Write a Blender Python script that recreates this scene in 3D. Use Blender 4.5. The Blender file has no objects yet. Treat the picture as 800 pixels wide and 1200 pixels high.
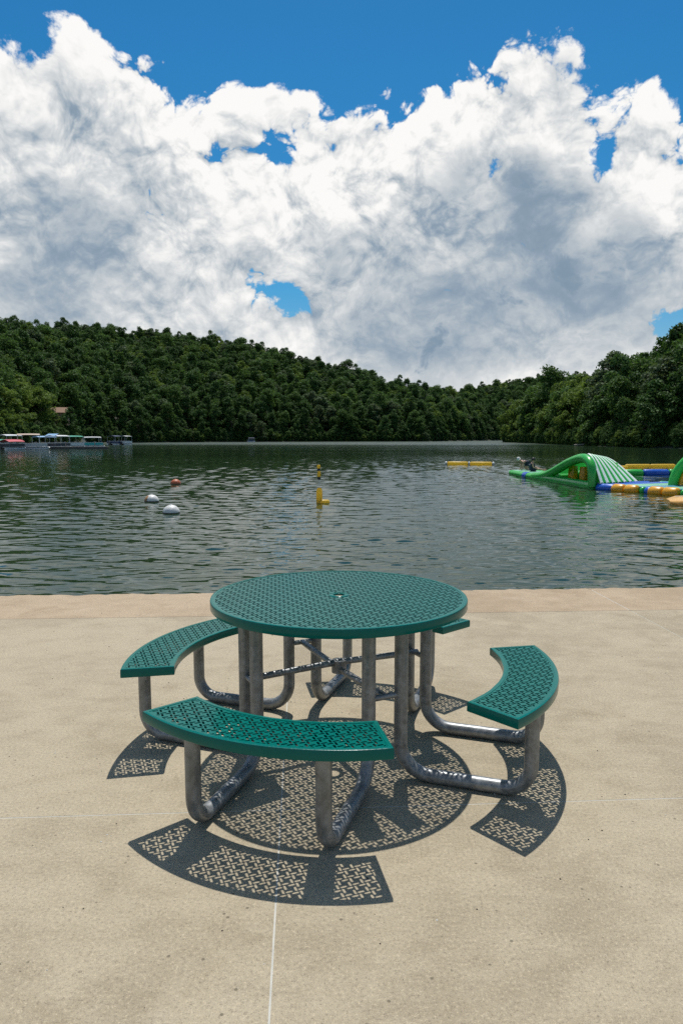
import bpy, bmesh, math, random
import numpy as np
from mathutils import Vector, Matrix
from mathutils.geometry import delaunay_2d_cdt
R = math.radians
scene = bpy.context.scene
col = scene.collection
rng = np.random.default_rng(7)
random.seed(7)

# ------------------------------------------------------------ camera
FPX, PITCH, CAMH = 815.07, 0.106955, 1.4251        # focal length in px of a 1200 px high picture
cam_data = bpy.data.cameras.new('camera')
cam_data.sensor_fit = 'VERTICAL'; cam_data.sensor_height = 36.0
cam_data.lens = FPX / 1200 * 36.0
cam_data.clip_start = 0.05; cam_data.clip_end = 6000
cam = bpy.data.objects.new('camera', cam_data); col.objects.link(cam)
cam.location = (0, 0, CAMH); cam.rotation_euler = (math.pi/2 - PITCH, 0, 0)
scene.camera = cam

# ------------------------------------------------------------ exposure
vs = scene.view_settings
vs.view_transform = 'Standard'; vs.look = 'None'; vs.gamma = 1.0; vs.exposure = -0.13
vs.use_curve_mapping = False
scene.cycles.use_denoising = False
scene.cycles.max_bounces = 6; scene.cycles.diffuse_bounces = 3; scene.cycles.glossy_bounces = 3
scene.cycles.transmission_bounces = 3; scene.cycles.transparent_max_bounces = 6
scene.cycles.sample_clamp_indirect = 4.0
scene.cycles.caustics_reflective = False; scene.cycles.caustics_refractive = False

# ------------------------------------------------------------ sun
TO_SUN = Vector((0.032, 0.4546, 1.0)).normalized()
SUN_EL = math.asin(TO_SUN.z); SUN_AZ = math.atan2(TO_SUN.x, TO_SUN.y)
sun_data = bpy.data.lights.new('sun', 'SUN')
sun_data.energy = 5.0; sun_data.angle = R(0.53); sun_data.color = (1.0, 0.98, 0.945)
sun = bpy.data.objects.new('sun', sun_data); col.objects.link(sun)
sun.rotation_euler = (-TO_SUN).to_track_quat('-Z', 'Y').to_euler()
sun.location = (0, 0, 60)

# ------------------------------------------------------------ node helper
class NT:
    def __init__(self, tree): self.t = tree; self.n = tree.nodes; self.l = tree.links
    def add(self, kind, **kw):
        nd = self.n.new(kind)
        for k, v in kw.items(): setattr(nd, k, v)
        return nd
    def put(self, sock, v):
        if isinstance(v, bpy.types.NodeSocket): self.l.new(v, sock)
        elif v is not None:
            try: sock.default_value = v
            except Exception: sock.default_value = (*v, 1.0)
    def math(self, op, a, b=None, c=None, clamp=False):
        nd = self.add('ShaderNodeMath', operation=op, use_clamp=clamp)
        for i, v in enumerate((a, b, c)):
            if v is not None: self.put(nd.inputs[i], v)
        return nd.outputs[0]
    def vec(self, op, a, b=None, s=None):
        nd = self.add('ShaderNodeVectorMath', operation=op)
        self.put(nd.inputs[0], a)
        if b is not None: self.put(nd.inputs[1], b)
        if s is not None: self.put(nd.inputs['Scale'], s)
        return nd.outputs['Value'] if op in ('DISTANCE', 'LENGTH', 'DOT_PRODUCT') else nd.outputs[0]
    def noise(self, v, scale, detail=2, rough=0.5, lac=2.0, dist=0.0, out=0):
        nd = self.add('ShaderNodeTexNoise', noise_dimensions='3D')
        if v is not None: self.put(nd.inputs['Vector'], v)
        nd.inputs['Scale'].default_value = scale; nd.inputs['Detail'].default_value = detail
        nd.inputs['Roughness'].default_value = rough; nd.inputs['Lacunarity'].default_value = lac
        nd.inputs['Distortion'].default_value = dist
        return nd.outputs[out]
    def smooth(self, v, a, b, lo=0.0, hi=1.0, kind='SMOOTHSTEP'):
        nd = self.add('ShaderNodeMapRange', interpolation_type=kind)
        for i, x in enumerate((v, a, b, lo, hi)): self.put(nd.inputs[i], x)
        return nd.outputs[0]
    def mix(self, f, a, b, mode='MIX'):
        nd = self.add('ShaderNodeMix', data_type='RGBA', blend_type=mode)
        self.put(nd.inputs[0], f)
        for s, v in ((nd.inputs[6], a), (nd.inputs[7], b)):
            if isinstance(v, tuple) and len(v) == 3: v = (*v, 1.0)
            self.put(s, v)
        return nd.outputs[2]
    def ramp(self, f, stops):
        nd = self.add('ShaderNodeValToRGB')
        self.put(nd.inputs[0], f)
        e = nd.color_ramp.elements
        while len(e) < len(stops): e.new(0.5)
        for el, (p, c) in zip(e, stops): el.position = p; el.color = (*c, 1.0)
        return nd.outputs[0]

def ray(x, y):
    """direction in the world of a spot in the 800 x 1200 photograph"""
    c, s = math.cos(PITCH), math.sin(PITCH); px, py = x - 400, y - 600
    return Vector((px, FPX*c - py*s, -FPX*s - py*c)).normalized()

# ------------------------------------------------------------ sky
world = bpy.data.worlds.new('World'); scene.world = world
world.use_nodes = True
world.cycles.sampling_method = 'MANUAL'; world.cycles.sample_map_resolution = 512
wt = NT(world.node_tree); wt.n.clear()

# cumulus banks (x, y, radius in px of the photograph, strength)
BANKS = [
    (40, 75, 120, 0.42), (110, 200, 160, 0.20), (115, 45, 75, 0.42), (60, 320, 170, 0.22), (215, 290, 140, 0.22),
    (640, 75, 105, 0.72), (540, 115, 90, 0.42), (410, 140, 75, 0.42), (800, 190, 60, 0.3), (430, 205, 120, 0.26), (700, 260, 160, 0.24), (370, 255, 130, 0.20),
    (275, 225, 80, 0.22), (345, 140, 62, 0.50), (262, 158, 48, 0.42), (215, 125, 34, 0.30),
    (560, 350, 210, 0.28), (775, 225, 95, 0.24), (400, 400, 140, 0.22), (150, 390, 150, 0.22), (800, 330, 100, 0.16),
    (112, 306, 34, 0.5), (0, 272, 34, 0.5), (551, 280, 34, 0.5), (600, 425, 50, 0.6), (225, 440, 40, 0.3), (765, 105, 20, 0.35), (285, 125, 40, 0.22), (205, 90, 40, 0.26), (450, 75, 22, 0.5),
    # clear sky between and above them
    (275, 10, 115, -1.00), (400, 25, 90, -0.75), (510, -25, 110, -0.80), (130, -95, 100, -0.75), (0, -80, 90, -0.6), (780, 30, 85, -1.05), (690, -70, 95, -0.80),
    (316, 178, 26, -0.75), (232, 112, 22, -0.40), (192, 122, 22, -0.25), (252, 176, 16, -0.5),
    (314, 343, 36, -0.85), (345, 350, 20, -0.5), (585, 188, 26, -0.80), (697, 200, 20, -0.65), (540, 183, 14, -0.5),
    (785, 384, 20, -0.8), (40, 45, 22, -0.50),
]
# deep, heavy parts of the banks, where less sun comes through
HEAVY = [(110, 215, 80, 0.42), (55, 345, 75, 0.85), (645, 262, 64, 0.85), (600, 140, 85, 0.28), (505, 370, 110, 0.42),
         (590, 405, 100, 0.42), (460, 420, 90, 0.40), (770, 338, 55, 0.5), (175, 255, 45, 0.2), (700, 372, 55, 0.3)]

def lumps(g, d, table, total=None):
    for (x, y, r, a) in table:
        e = g.smooth(g.vec('DISTANCE', d, tuple(ray(x, y))), 0.0, 1.9 * r / FPX, a, 0.0)
        total = e if total is None else g.math('ADD', total, e)
    return total

def group(name, outs):
    grp = bpy.data.node_groups.new(name, 'ShaderNodeTree')
    grp.interface.new_socket('Direction', in_out='INPUT', socket_type='NodeSocketVector')
    grp.interface.new_socket('Density', in_out='OUTPUT', socket_type='NodeSocketFloat')
    g = NT(grp)
    return grp, g, g.add('NodeGroupInput').outputs[0], g.add('NodeGroupOutput').inputs[0]
def spread(g, d):
    sep = g.add('ShaderNodeSeparateXYZ'); g.l.new(d, sep.inputs[0]); dz = sep.outputs[2]
    persp = g.math('DIVIDE', 1.0, g.math('MULTIPLY_ADD', g.math('MAXIMUM', dz, 0.0), 0.42, 0.58))
    return g.vec('SCALE', d, s=persp), dz

# the wide shape of the cloud banks: cover low down, unseen cloud added overhead to whiten the shadows
coarse, g, gin, gout = group('cloud_banks', 1)
d = g.vec('NORMALIZE', gin)
q, dz = spread(g, d)
wn = g.vec('SUBTRACT', g.noise(q, 3.6, 1, 0.55, out=1), (0.5, 0.5, 0.5))
q2 = g.vec('ADD', q, g.vec('SCALE', wn, s=0.14))
low = g.noise(q2, 3.1, 3, 0.55)
base = g.smooth(dz, 0.30, 0.60, 0.11 - 0.5*0.95, 0.28 - 0.5*0.95)
base = g.math('ADD', base, g.smooth(dz, 0.30, 0.08, 0.0, 0.45))
C = lumps(g, d, BANKS, g.math('MULTIPLY_ADD', low, 0.95, base))
g.l.new(C, gout)
# the billows on them: rounded heads of several sizes, and frayed edges
billow, g, gin, gout = group('cloud_billows', 1)
q, dz = spread(g, gin)
wn = g.vec('SUBTRACT', g.noise(q, 6.0, 3, 0.6, out=1), (0.5, 0.5, 0.5))
q2 = g.vec('ADD', q, g.vec('SCALE', wn, s=0.15))
vor = g.add('ShaderNodeTexVoronoi', feature='F1'); g.put(vor.inputs['Vector'], q2)
vor.inputs['Scale'].default_value = 5.5; vor.inputs['Detail'].default_value = 4.0; vor.inputs['Roughness'].default_value = 0.56
vor.inputs['Lacunarity'].default_value = 2.3
v = vor.outputs['Distance']
fine = g.noise(q2, 16.0, 8, 0.66)
F = g.math('MULTIPLY_ADD', g.math('MULTIPLY', v, v), -0.42, 0.12 - 0.5*0.30)
F = g.math('MULTIPLY_ADD', fine, 0.30, F)
g.l.new(F, gout)

tc = wt.add('ShaderNodeTexCoord'); dirv = tc.outputs['Generated']
sepw = wt.add('ShaderNodeSeparateXYZ'); wt.l.new(dirv, sepw.inputs[0])
def field(gr, off):
    nd = wt.add('ShaderNodeGroup'); nd.node_tree = gr
    wt.put(nd.inputs[0], wt.vec('ADD', dirv, tuple(UP * off)) if off else dirv)
    return nd.outputs[0]
UP = Vector((0.10, 0.0, 1.0))
C0, C3 = field(coarse, 0), field(coarse, 0.075)
F0, F1, F2 = field(billow, 0), field(billow, 0.014), field(billow, 0.040)
edge = wt.noise(dirv, 21.0, 7, 0.66)
D0 = wt.math('ADD', C0, F0)
DA = wt.math('MULTIPLY_ADD', edge, 0.95, wt.math('SUBTRACT', D0, 0.475))
alpha = wt.smooth(DA, -0.05, 0.13)
rel = wt.math('MULTIPLY_ADD', wt.math('SUBTRACT', F0, F2), 0.85, wt.math('MULTIPLY', wt.math('SUBTRACT', F0, F1), 1.15))
crel = wt.math('MULTIPLY', wt.math('SUBTRACT', C0, C3), 0.35)
thick = wt.smooth(D0, 0.05, 0.70, 0.0, 0.17)
heavy = lumps(wt, wt.vec('NORMALIZE', dirv), HEAVY)
heavy = wt.math('MULTIPLY', heavy, wt.smooth(wt.math('SUBTRACT', F0, wt.math('MULTIPLY', edge, 0.15)), 0.0, -0.28, 1.28, 0.60))
light = wt.math('SUBTRACT', 1.0, thick)
light = wt.math('MULTIPLY_ADD', rel, wt.math('MULTIPLY', wt.smooth(heavy, 0.05, 0.55, 1.0, 0.50), wt.smooth(sepw.outputs[2], 0.06, 0.36, 0.55, 1.05)), light)
light = wt.math('ADD', light, crel)
light = wt.math('ADD', wt.math('SUBTRACT', light, heavy), wt.smooth(sepw.outputs[2], 0.125, 0.075, 0.0, 0.40))
light = wt.math('MULTIPLY', wt.math('SMOOTH_MAX', light, 0.10, 0.55), 0.78)
ccol = wt.ramp(light, [(0.0, (1.9, 2.9, 3.9)), (0.18, (3.0, 3.9, 4.9)), (0.40, (5.3, 5.9, 6.4)), (0.62, (7.3, 7.6, 7.8)), (0.85, (9.6, 9.6, 9.5)), (1.0, (10.6, 10.5, 10.3))])
sky = wt.add('ShaderNodeTexSky', sky_type='NISHITA', sun_disc=False)
sky.sun_elevation = SUN_EL; sky.sun_rotation = SUN_AZ
sky.air_density = 1.0; sky.dust_density = 0.3; sky.ozone_density = 3.0; sky.altitude = 300
hs = wt.add('ShaderNodeHueSaturation'); wt.l.new(sky.outputs[0], hs.inputs['Color'])
hs.inputs['Saturation'].default_value = 1.35; hs.inputs['Value'].default_value = 0.93
above = wt.smooth(sepw.outputs[2], -0.02, 0.02)
tinted = wt.mix(wt.smooth(sepw.outputs[2], 0.05, 0.25), hs.outputs[0], wt.mix(1.0, hs.outputs[0], (0.60, 1.16, 1.12), 'MULTIPLY'))
both = wt.mix(wt.math('MULTIPLY', alpha, above), tinted, ccol)
bg = wt.add('ShaderNodeBackground'); wt.l.new(both, bg.inputs[0]); bg.inputs[1].default_value = 0.1
wo = wt.add('ShaderNodeOutputWorld'); wt.l.new(bg.outputs[0], wo.inputs[0])

# ------------------------------------------------------------ mesh helpers
def link(o, parent=None):
    col.objects.link(o)
    if parent is not None: o.parent = parent
    return o
def tag(o, label=None, cat=None, group=None, kind=None):
    if label: o['label'] = label
    if cat: o['category'] = cat
    if group: o['group'] = group
    if kind: o['kind'] = kind
    return o
def empty(name, loc=(0, 0, 0), rz=0.0):
    o = bpy.data.objects.new(name, None); o.empty_display_size = 0.2
    o.location = loc; o.rotation_euler = (0, 0, rz); return link(o)

class MB:
    """collects shapes for ONE mesh object"""
    def __init__(self): self.v = []; self.f = []; self.mi = []
    def add(self, vs, fs, mi=0):
        b = len(self.v); self.v += [tuple(p) for p in vs]
        self.f += [tuple(i + b for i in f) for f in fs]; self.mi += [mi] * len(fs)
        return self
    def box(self, x0, x1, y0, y1, z0, z1, m=None):
        vs = [Vector(p) for p in ((x0,y0,z0),(x1,y0,z0),(x1,y1,z0),(x0,y1,z0),(x0,y0,z1),(x1,y0,z1),(x1,y1,z1),(x0,y1,z1))]
        if m is not None: vs = [m @ p for p in vs]
        return self.add(vs, [(3,2,1,0),(4,5,6,7),(0,1,5,4),(1,2,6,5),(2,3,7,6),(3,0,4,7)])
    def sweep(self, path, rad, n=12, closed=False, caps=True, up=None, squash=1.0):
        P = [Vector(p) for p in path]; N = len(P)
        rad = rad if hasattr(rad, '__len__') else [rad] * N
        T = []
        for i in range(N):
            a = P[(i-1) % N] if (closed or i > 0) else P[i]; b = P[(i+1) % N] if (closed or i < N-1) else P[i]
            T.append((b - a).normalized())
        ref = Vector(up) if up else (Vector((0,0,1)) if abs(T[0].z) < 0.9 else Vector((1,0,0)))
        u = (ref - T[0]*ref.dot(T[0])).normalized(); vs = []
        for i in range(N):
            u = (u - T[i]*u.dot(T[i])).normalized(); w = T[i].cross(u)
            for k in range(n):
                a = 2*math.pi*k/n; vs.append(P[i] + (u*math.cos(a)*squash + w*math.sin(a))*rad[i])
        fs = []
        for i in range(N if closed else N-1):
            j = (i+1) % N
            for k in range(n): fs.append((i*n+k, i*n+(k+1)%n, j*n+(k+1)%n, j*n+k))
        if caps and not closed:
            fs.append(tuple(range(n-1, -1, -1))); fs.append(tuple((N-1)*n+k for k in range(n)))
        return self.add(vs, fs)
    def lathe(self, prof, n=24, loc=(0,0,0)):
        vs = []; L = Vector(loc)
        for r, z in prof:
            for k in range(n):
                a = 2*math.pi*k/n; vs.append(L + Vector((r*math.cos(a), r*math.sin(a), z)))
        fs = [(i*n+k, i*n+(k+1)%n, (i+1)*n+(k+1)%n, (i+1)*n+k) for i in range(len(prof)-1) for k in range(n)]
        return self.add(vs, fs)
    def grid(self, pts, mi=0):
        """pts[i][j] -> quads"""
        a, b = len(pts), len(pts[0])
        return self.add([p for r in pts for p in r], [(i*b+j, i*b+j+1, (i+1)*b+j+1, (i+1)*b+j) for i in range(a-1) for j in range(b-1)], mi)
    def mesh(self, name, mats, smooth=None):
        me = bpy.data.meshes.new(name); me.from_pydata(self.v, [], self.f)
        for m in (mats if isinstance(mats, (list, tuple)) else [mats]): me.materials.append(m)
        if any(self.mi): me.polygons.foreach_set('material_index', self.mi)
        me.validate(); me.update()
        if smooth is not None: smooth_mesh(me, smooth)
        return me
    def build(self, name, mats, parent=None, smooth=None):
        return link(bpy.data.objects.new(name, self.mesh(name, mats, smooth)), parent)
def smooth_mesh(me, angle):
    bm = bmesh.new(); bm.from_mesh(me); bmesh.ops.recalc_face_normals(bm, faces=bm.faces)
    ca = R(angle)
    for f in bm.faces: f.smooth = True
    for e in bm.edges: e.smooth = not (len(e.link_faces) == 2 and e.calc_face_angle(0) > ca)
    bm.to_mesh(me); bm.free(); me.update()
def bevel(o, w, seg=2):
    bm = bmesh.new(); bm.from_mesh(o.data)
    bmesh.ops.bevel(bm, geom=list(bm.edges), offset=w, segments=seg, profile=0.5, affect='EDGES', clamp_overlap=True)
    bm.to_mesh(o.data); bm.free(); return o

def copy_tree(o, parent=None):
    c = o.copy(); col.objects.link(c); c.parent = parent
    for ch in o.children: copy_tree(ch, c)
    return c

# ------------------------------------------------------------ materials
def material(name):
    m = bpy.data.materials.new(name); m.use_nodes = True
    t = NT(m.node_tree); t.n.clear()
    out = t.add('ShaderNodeOutputMaterial'); p = t.add('ShaderNodeBsdfPrincipled')
    t.l.new(p.outputs[0], out.inputs[0])
    return m, t, p, out
def plain(name, c, rough=0.5, metal=0.0, var=0.12, scale=6.0, bump=0.0, bscale=60, coat=0.0):
    m, t, p, out = material(name)
    co = t.add('ShaderNodeTexCoord').outputs['Object']
    n = t.noise(co, scale, 5, 0.6)
    t.put(p.inputs['Base Color'], t.mix(n, tuple(x*(1-var) for x in c), tuple(min(1, x*(1+var)) for x in c)))
    t.put(p.inputs['Roughness'], t.smooth(n, 0.3, 0.7, max(0.02, rough-0.08), min(1, rough+0.08)))
    p.inputs['Metallic'].default_value = metal; p.inputs['Coat Weight'].default_value = coat
    if bump:
        b = t.add('ShaderNodeBump'); t.put(b.inputs['Height'], t.noise(co, bscale, 4, 0.6)); b.inputs['Strength'].default_value = bump
        b.inputs['Distance'].default_value = 0.002; t.l.new(b.outputs[0], p.inputs['Normal'])
    return m

def concrete(name, light, dark, grit=1.0):
    m, t, p, out = material(name)
    geo = t.add('ShaderNodeNewGeometry').outputs['Position']
    oi = t.add('ShaderNodeObjectInfo').outputs['Random']
    big = t.noise(geo, 1.3, 6, 0.66, dist=0.5)
    streak = t.noise(t.vec('MULTIPLY', geo, (1.5, 2.4, 1.0)), 3.2, 7, 0.68, dist=0.3)
    f = t.math('MULTIPLY_ADD', streak, 0.5, t.math('MULTIPLY', big, 0.55))
    f = t.math('MULTIPLY_ADD', oi, 0.10, f)
    c = t.mix(t.smooth(f, 0.42, 0.70), dark, light)
    # brown stains and pale scuffs with shapes of their own
    st = t.smooth(t.noise(geo, 2.3, 6, 0.68, dist=0.6), 0.54, 0.75)
    c = t.mix(t.math('MULTIPLY', st, 0.42), c, (dark[0]*0.74, dark[1]*0.68, dark[2]*0.60))
    sc = t.smooth(t.noise(t.vec('ADD', geo, (9.3, 4.1, 0)), 1.7, 7, 0.7), 0.58, 0.74)
    c = t.mix(t.math('MULTIPLY', sc, 0.55), c, (light[0]*1.16, light[1]*1.2, light[2]*1.28))
    # sand grains
    g1 = t.noise(geo, 85.0, 3, 0.75); g2 = t.noise(geo, 240.0, 2, 0.7)
    gr = t.math('MULTIPLY_ADD', g1, 0.55, t.math('MULTIPLY', g2, 0.45))
    c = t.mix(t.math('MULTIPLY', t.smooth(gr, 0.50, 0.33), 0.68*grit), c, tuple(x*0.42 for x in dark))
    c = t.mix(t.math('MULTIPLY', t.smooth(gr, 0.52, 0.66), 0.70*grit), c, tuple(min(1, x*1.45) for x in light))
    pit = t.add('ShaderNodeTexVoronoi', feature='F1'); t.put(pit.inputs['Vector'], geo); pit.inputs['Scale'].default_value = 21.0
    pm = t.math('MULTIPLY', t.smooth(pit.outputs['Distance'], 0.13, 0.07), t.smooth(t.noise(geo, 5.0, 2), 0.46, 0.58))
    c = t.mix(t.math('MULTIPLY', pm, 0.65), c, tuple(x*0.25 for x in dark))
    t.put(p.inputs['Base Color'], c); p.inputs['Roughness'].default_value = 0.88
    p.inputs['Specular IOR Level'].default_value = 0.25
    b = t.add('ShaderNodeBump'); b.inputs['Strength'].default_value = 0.55; b.inputs['Distance'].default_value = 0.003
    t.put(b.inputs['Height'], t.math('MULTIPLY_ADD', pm, -0.6, gr)); t.l.new(b.outputs[0], p.inputs['Normal'])
    return m
M = {}
M['concrete'] = concrete('concrete', (0.386, 0.322, 0.221), (0.288, 0.235, 0.156))
M['kerb'] = concrete('kerb_concrete', (0.400, 0.304, 0.202), (0.312, 0.230, 0.146))
M['joint'] = plain('joint_filler', (0.46, 0.44, 0.38), 0.9, var=0.35, scale=14)
M['crack'] = plain('joint_sand', (0.10, 0.085, 0.06), 0.9, var=0.4, scale=14)

# water of the lake
def water_material():
    m, t, p, out = material('lake_water')
    geo = t.add('ShaderNodeNewGeometry').outputs['Position']
    s = t.add('ShaderNodeSeparateXYZ'); t.l.new(geo, s.inputs[0]); y = s.outputs[1]
    p.inputs['Base Color'].default_value = (0.016, 0.034, 0.015, 1); p.inputs['IOR'].default_value = 1.333
    p.inputs['Roughness'].default_value = 0.03
    fine = t.noise(t.vec('MULTIPLY', geo, (0.8, 1.5, 1)), 5.0, 4, 0.55, dist=0.3)
    mid = t.noise(t.vec('MULTIPLY', geo, (0.55, 1.3, 1)), 1.15, 4, 0.55, dist=0.4)
    gust = t.noise(t.vec('MULTIPLY', geo, (0.6, 1.0, 1)), 0.035, 3, 0.5)
    # wind-ruffled water far out, calmer water in the lee
    ruff = t.math('MULTIPLY_ADD', t.smooth(y, 90, 200), 1.1, t.smooth(gust, 0.40, 0.62, 0.7, 1.15))
    h = t.math('ADD', t.math('MULTIPLY', fine, 0.0055), t.math('MULTIPLY', mid, t.smooth(y, 45, 80, 0.0, 0.055)))
    b = t.add('ShaderNodeBump'); b.inputs['Distance'].default_value = 1.0
    t.put(b.inputs['Strength'], t.math('MULTIPLY', ruff, 0.55)); t.put(b.inputs['Height'], h); t.l.new(b.outputs[0], p.inputs['Normal'])
    t.put(p.inputs['Roughness'], t.math('ADD', t.smooth(y, 60, 200, 0.03, 0.10), t.smooth(y, 190, 300, 0.0, 0.40)))
    return m
M['water'] = water_material()
M['hill'] = plain('forest_floor', (0.022, 0.026, 0.011), 0.95, var=0.4, scale=0.3)
M['bank'] = plain('shore_earth', (0.12, 0.10, 0.065), 0.95, var=0.4, scale=0.8)
M['lawn'] = plain('lawn', (0.05, 0.08, 0.02), 0.95, var=0.3, scale=1.5)

def leaf_material(name, dark, light, trans=0.35):
    m = bpy.data.materials.new(name); m.use_nodes = True
    t = NT(m.node_tree); t.n.clear(); out = t.add('ShaderNodeOutputMaterial')
    oi = t.add('ShaderNodeObjectInfo'); geo = t.add('ShaderNodeNewGeometry')
    f = t.math('MULTIPLY_ADD', geo.outputs['Random Per Island'], 0.35, t.math('MULTIPLY', oi.outputs['Random'], 0.65))
    c = t.mix(f, dark, light)
    df = t.add('ShaderNodeBsdfPrincipled'); t.put(df.inputs['Base Color'], c); df.inputs['Roughness'].default_value = 0.65
    df.inputs['Specular IOR Level'].default_value = 0.12
    tr = t.add('ShaderNodeBsdfTranslucent'); t.put(tr.inputs['Color'], t.mix(0.6, c, (light[0]*1.25, light[1]*1.3, light[2]*0.7)))
    mx = t.add('ShaderNodeMixShader'); mx.inputs[0].default_value = trans
    t.l.new(df.outputs[0], mx.inputs[1]); t.l.new(tr.outputs[0], mx.inputs[2]); t.l.new(mx.outputs[0], out.inputs[0])
    return m
M['leaf_deep'] = leaf_material('leaf_deep', (0.026, 0.056, 0.014), (0.078, 0.150, 0.040), 0.24)
M['leaf_mid'] = leaf_material('leaf_mid', (0.042, 0.082, 0.018), (0.110, 0.192, 0.050), 0.27)
M['leaf_fresh'] = leaf_material('leaf_fresh', (0.075, 0.128, 0.022), (0.165, 0.232, 0.052), 0.34)
M['leaf_grey'] = leaf_material('leaf_grey', (0.046, 0.076, 0.030), (0.135, 0.180, 0.085), 0.25)
M['bark'] = plain('bark', (0.075, 0.060, 0.045), 0.9, var=0.4, scale=3, bump=0.4, bscale=9)

# ------------------------------------------------------------ walkway of concrete panels
WATER = -0.975
SLAB = empty('lakeside_walkway', (0, 0, 0), R(3.2)); tag(SLAB, kind='structure')
JOINT_U = [-0.09 + 2.79*k for k in range(-4, 5)]
JOINT_V = [-3.35, -0.40, 2.548, 5.497]
EDGE_V = 6.40
b = MB(); b.box(JOINT_U[0], JOINT_U[-1], JOINT_V[0], EDGE_V-0.12, -1.6, -0.0007)
b.build('joint_bed', M['joint'], SLAB)
b = MB(); b.box(JOINT_U[0], JOINT_U[-1], JOINT_V[3]-0.012, JOINT_V[3]+0.016, -0.02, -0.0005)
b.build('sand_joint', M['crack'], SLAB)
def panel(u0, u1, v0, v1, mat, gap, ragged=False):
    nu, nv = (60, 8) if ragged else (2, 2)
    top = []; rs = random.Random(int((u0+v0)*1000))
    for j in range(nv+1):
        row = []
        for i in range(nu+1):
            u = u0 + gap + (u1-u0-2*gap)*i/nu; v = v0 + gap + (v1-v0-2*gap)*j/nv
            if ragged and j == nv: v += 0.012*math.sin(u*7.1) + 0.010*math.sin(u*19.3+1) + rs.uniform(-0.026, 0.010)
            row.append((u, v, -0.012 if (ragged and j == nv) else 0.0))
        top.append(row)
    m = MB(); m.grid(top)
    ring = [top[0][i] for i in range(nu)] + [top[j][nu] for j in range(nv)] + [top[nv][i] for i in range(nu, 0, -1)] + [top[j][0] for j in range(nv, 0, -1)]
    low = [(p[0], p[1], -0.12) for p in ring]; n = len(ring)
    m.add(ring + low, [(i, n+i, n+(i+1) % n, (i+1) % n) for i in range(n)])
    return m.build('concrete_panel', mat, SLAB)
for a in range(len(JOINT_U)-1):
    for c in range(3):
        panel(JOINT_U[a], JOINT_U[a+1], JOINT_V[c], JOINT_V[c+1], M['concrete'], 0.0028)
    o = panel(JOINT_U[a], JOINT_U[a+1], JOINT_V[3], EDGE_V, M['kerb'], 0.004, True); o.name = 'kerb_panel'

# ground behind the walkway, away from the lake
b = MB(); b.add([(-900, -900, -0.35), (900, -900, -0.35), (900, -2.5, -0.35), (-900, -2.5, -0.35)], [(0, 1, 2, 3)])
tag(b.build('ground', M['lawn']), kind='structure')

# ------------------------------------------------------------ lake: real waves near by, relief in the material farther out
def wave(X, Y):
    r = np.random.default_rng(11); Z = np.zeros_like(X)
    for k in range(70):
        lam = 0.17 * (1.25/0.17) ** r.random(); th = R(90) + r.normal(0, R(27)); kk = 2*np.pi/lam
        amp = 0.0032 * lam ** 0.95 * r.uniform(0.5, 1.3)
        ph = r.uniform(0, 6.28)
        env = 0.65 + 0.35*np.sin(X*r.uniform(0.15, 0.7) + Y*r.uniform(0.1, 0.5) + r.uniform(0, 6.28))
        Z += amp*env*np.sin(kk*(X*np.cos(th) + Y*np.sin(th)) + ph + 0.7*np.sin(X*0.31+k) )
    return Z
rows = [6.0 * (95/6.0) ** (i/760) for i in range(761)]
far = [95 * (1500/95.0) ** (i/60) for i in range(1, 61)]
NX = 520
Yr = np.array(rows + far); tx = np.linspace(-1, 1, NX+1)
half = 4.5 + Yr*0.62
Xg = tx[None, :]*half[:, None]; Yg = np.repeat(Yr[:, None], NX+1, 1)
fade = np.clip((110 - Yg)/60, 0, 1) ** 1.0
step = (2*half/NX)[:, None]
Zg = WATER + wave(Xg, Yg)*fade
V = np.stack([Xg, Yg, Zg], -1).reshape(-1, 3)
ni, nj = Xg.shape
idx = np.arange(ni*nj).reshape(ni, nj)
F = np.stack([idx[:-1, :-1], idx[:-1, 1:], idx[1:, 1:], idx[1:, :-1]], -1).reshape(-1, 4)
me = bpy.data.meshes.new('lake')
me.vertices.add(len(V)); me.vertices.foreach_set('co', V.ravel())
me.loops.add(F.size); me.loops.foreach_set('vertex_index', F.ravel().astype(np.int32))
me.polygons.add(len(F)); me.polygons.foreach_set('loop_start', np.arange(0, F.size, 4, dtype=np.int32))
me.polygons.foreach_set('use_smooth', np.ones(len(F), bool))
me.update(calc_edges=True); me.materials.append(M['water'])
tag(link(bpy.data.objects.new('lake', me)), kind='structure')
# the rest of the lake to both sides
b = MB()
for s in (-1, 1):
    pts = [(s*(4.5+y*0.62), y, WATER) for y in (6.0, 95, 1500)]
    b.add(pts + [(s*1500, 1500, WATER), (s*1500, 6.0, WATER)], [(0, 1, 2, 3, 4)] if s < 0 else [(4, 3, 2, 1, 0)])
tag(b.build('lake_side', M['water']), kind='structure')

# ------------------------------------------------------------ wooded hills round the lake
TREE_H = 19.0
MAINX = [-900, -400, -200, 0, 60, 100, 200, 300, 400, 450, 500, 540, 600, 700, 800, 1100, 1700]
MAIND = [90, 140, 170, 208, 245, 290, 335, 368, 392, 398, 405, 460, 560, 640, 680, 700, 700]
MAINR = [190, 290, 340, 400, 440, 480, 520, 545, 540, 535, 540, 640, 760, 820, 860, 900, 900]
MAINS = [370, 380, 378, 375, 380, 383, 389, 403, 429, 444, 453, 457, 445, 438, 436, 436, 436]
RIGHTX = [588, 600, 615, 640, 680, 720, 760, 800, 1000, 1400, 1900]
RIGHTD = [345, 325, 300, 255, 205, 180, 165, 152, 115, 80, 60]
RIGHTR = [350, 345, 340, 330, 320, 310, 300, 290, 250, 200, 150]
RIGHTS = [503, 490, 478, 462, 450, 436, 416, 393, 340, 300, 300]
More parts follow.
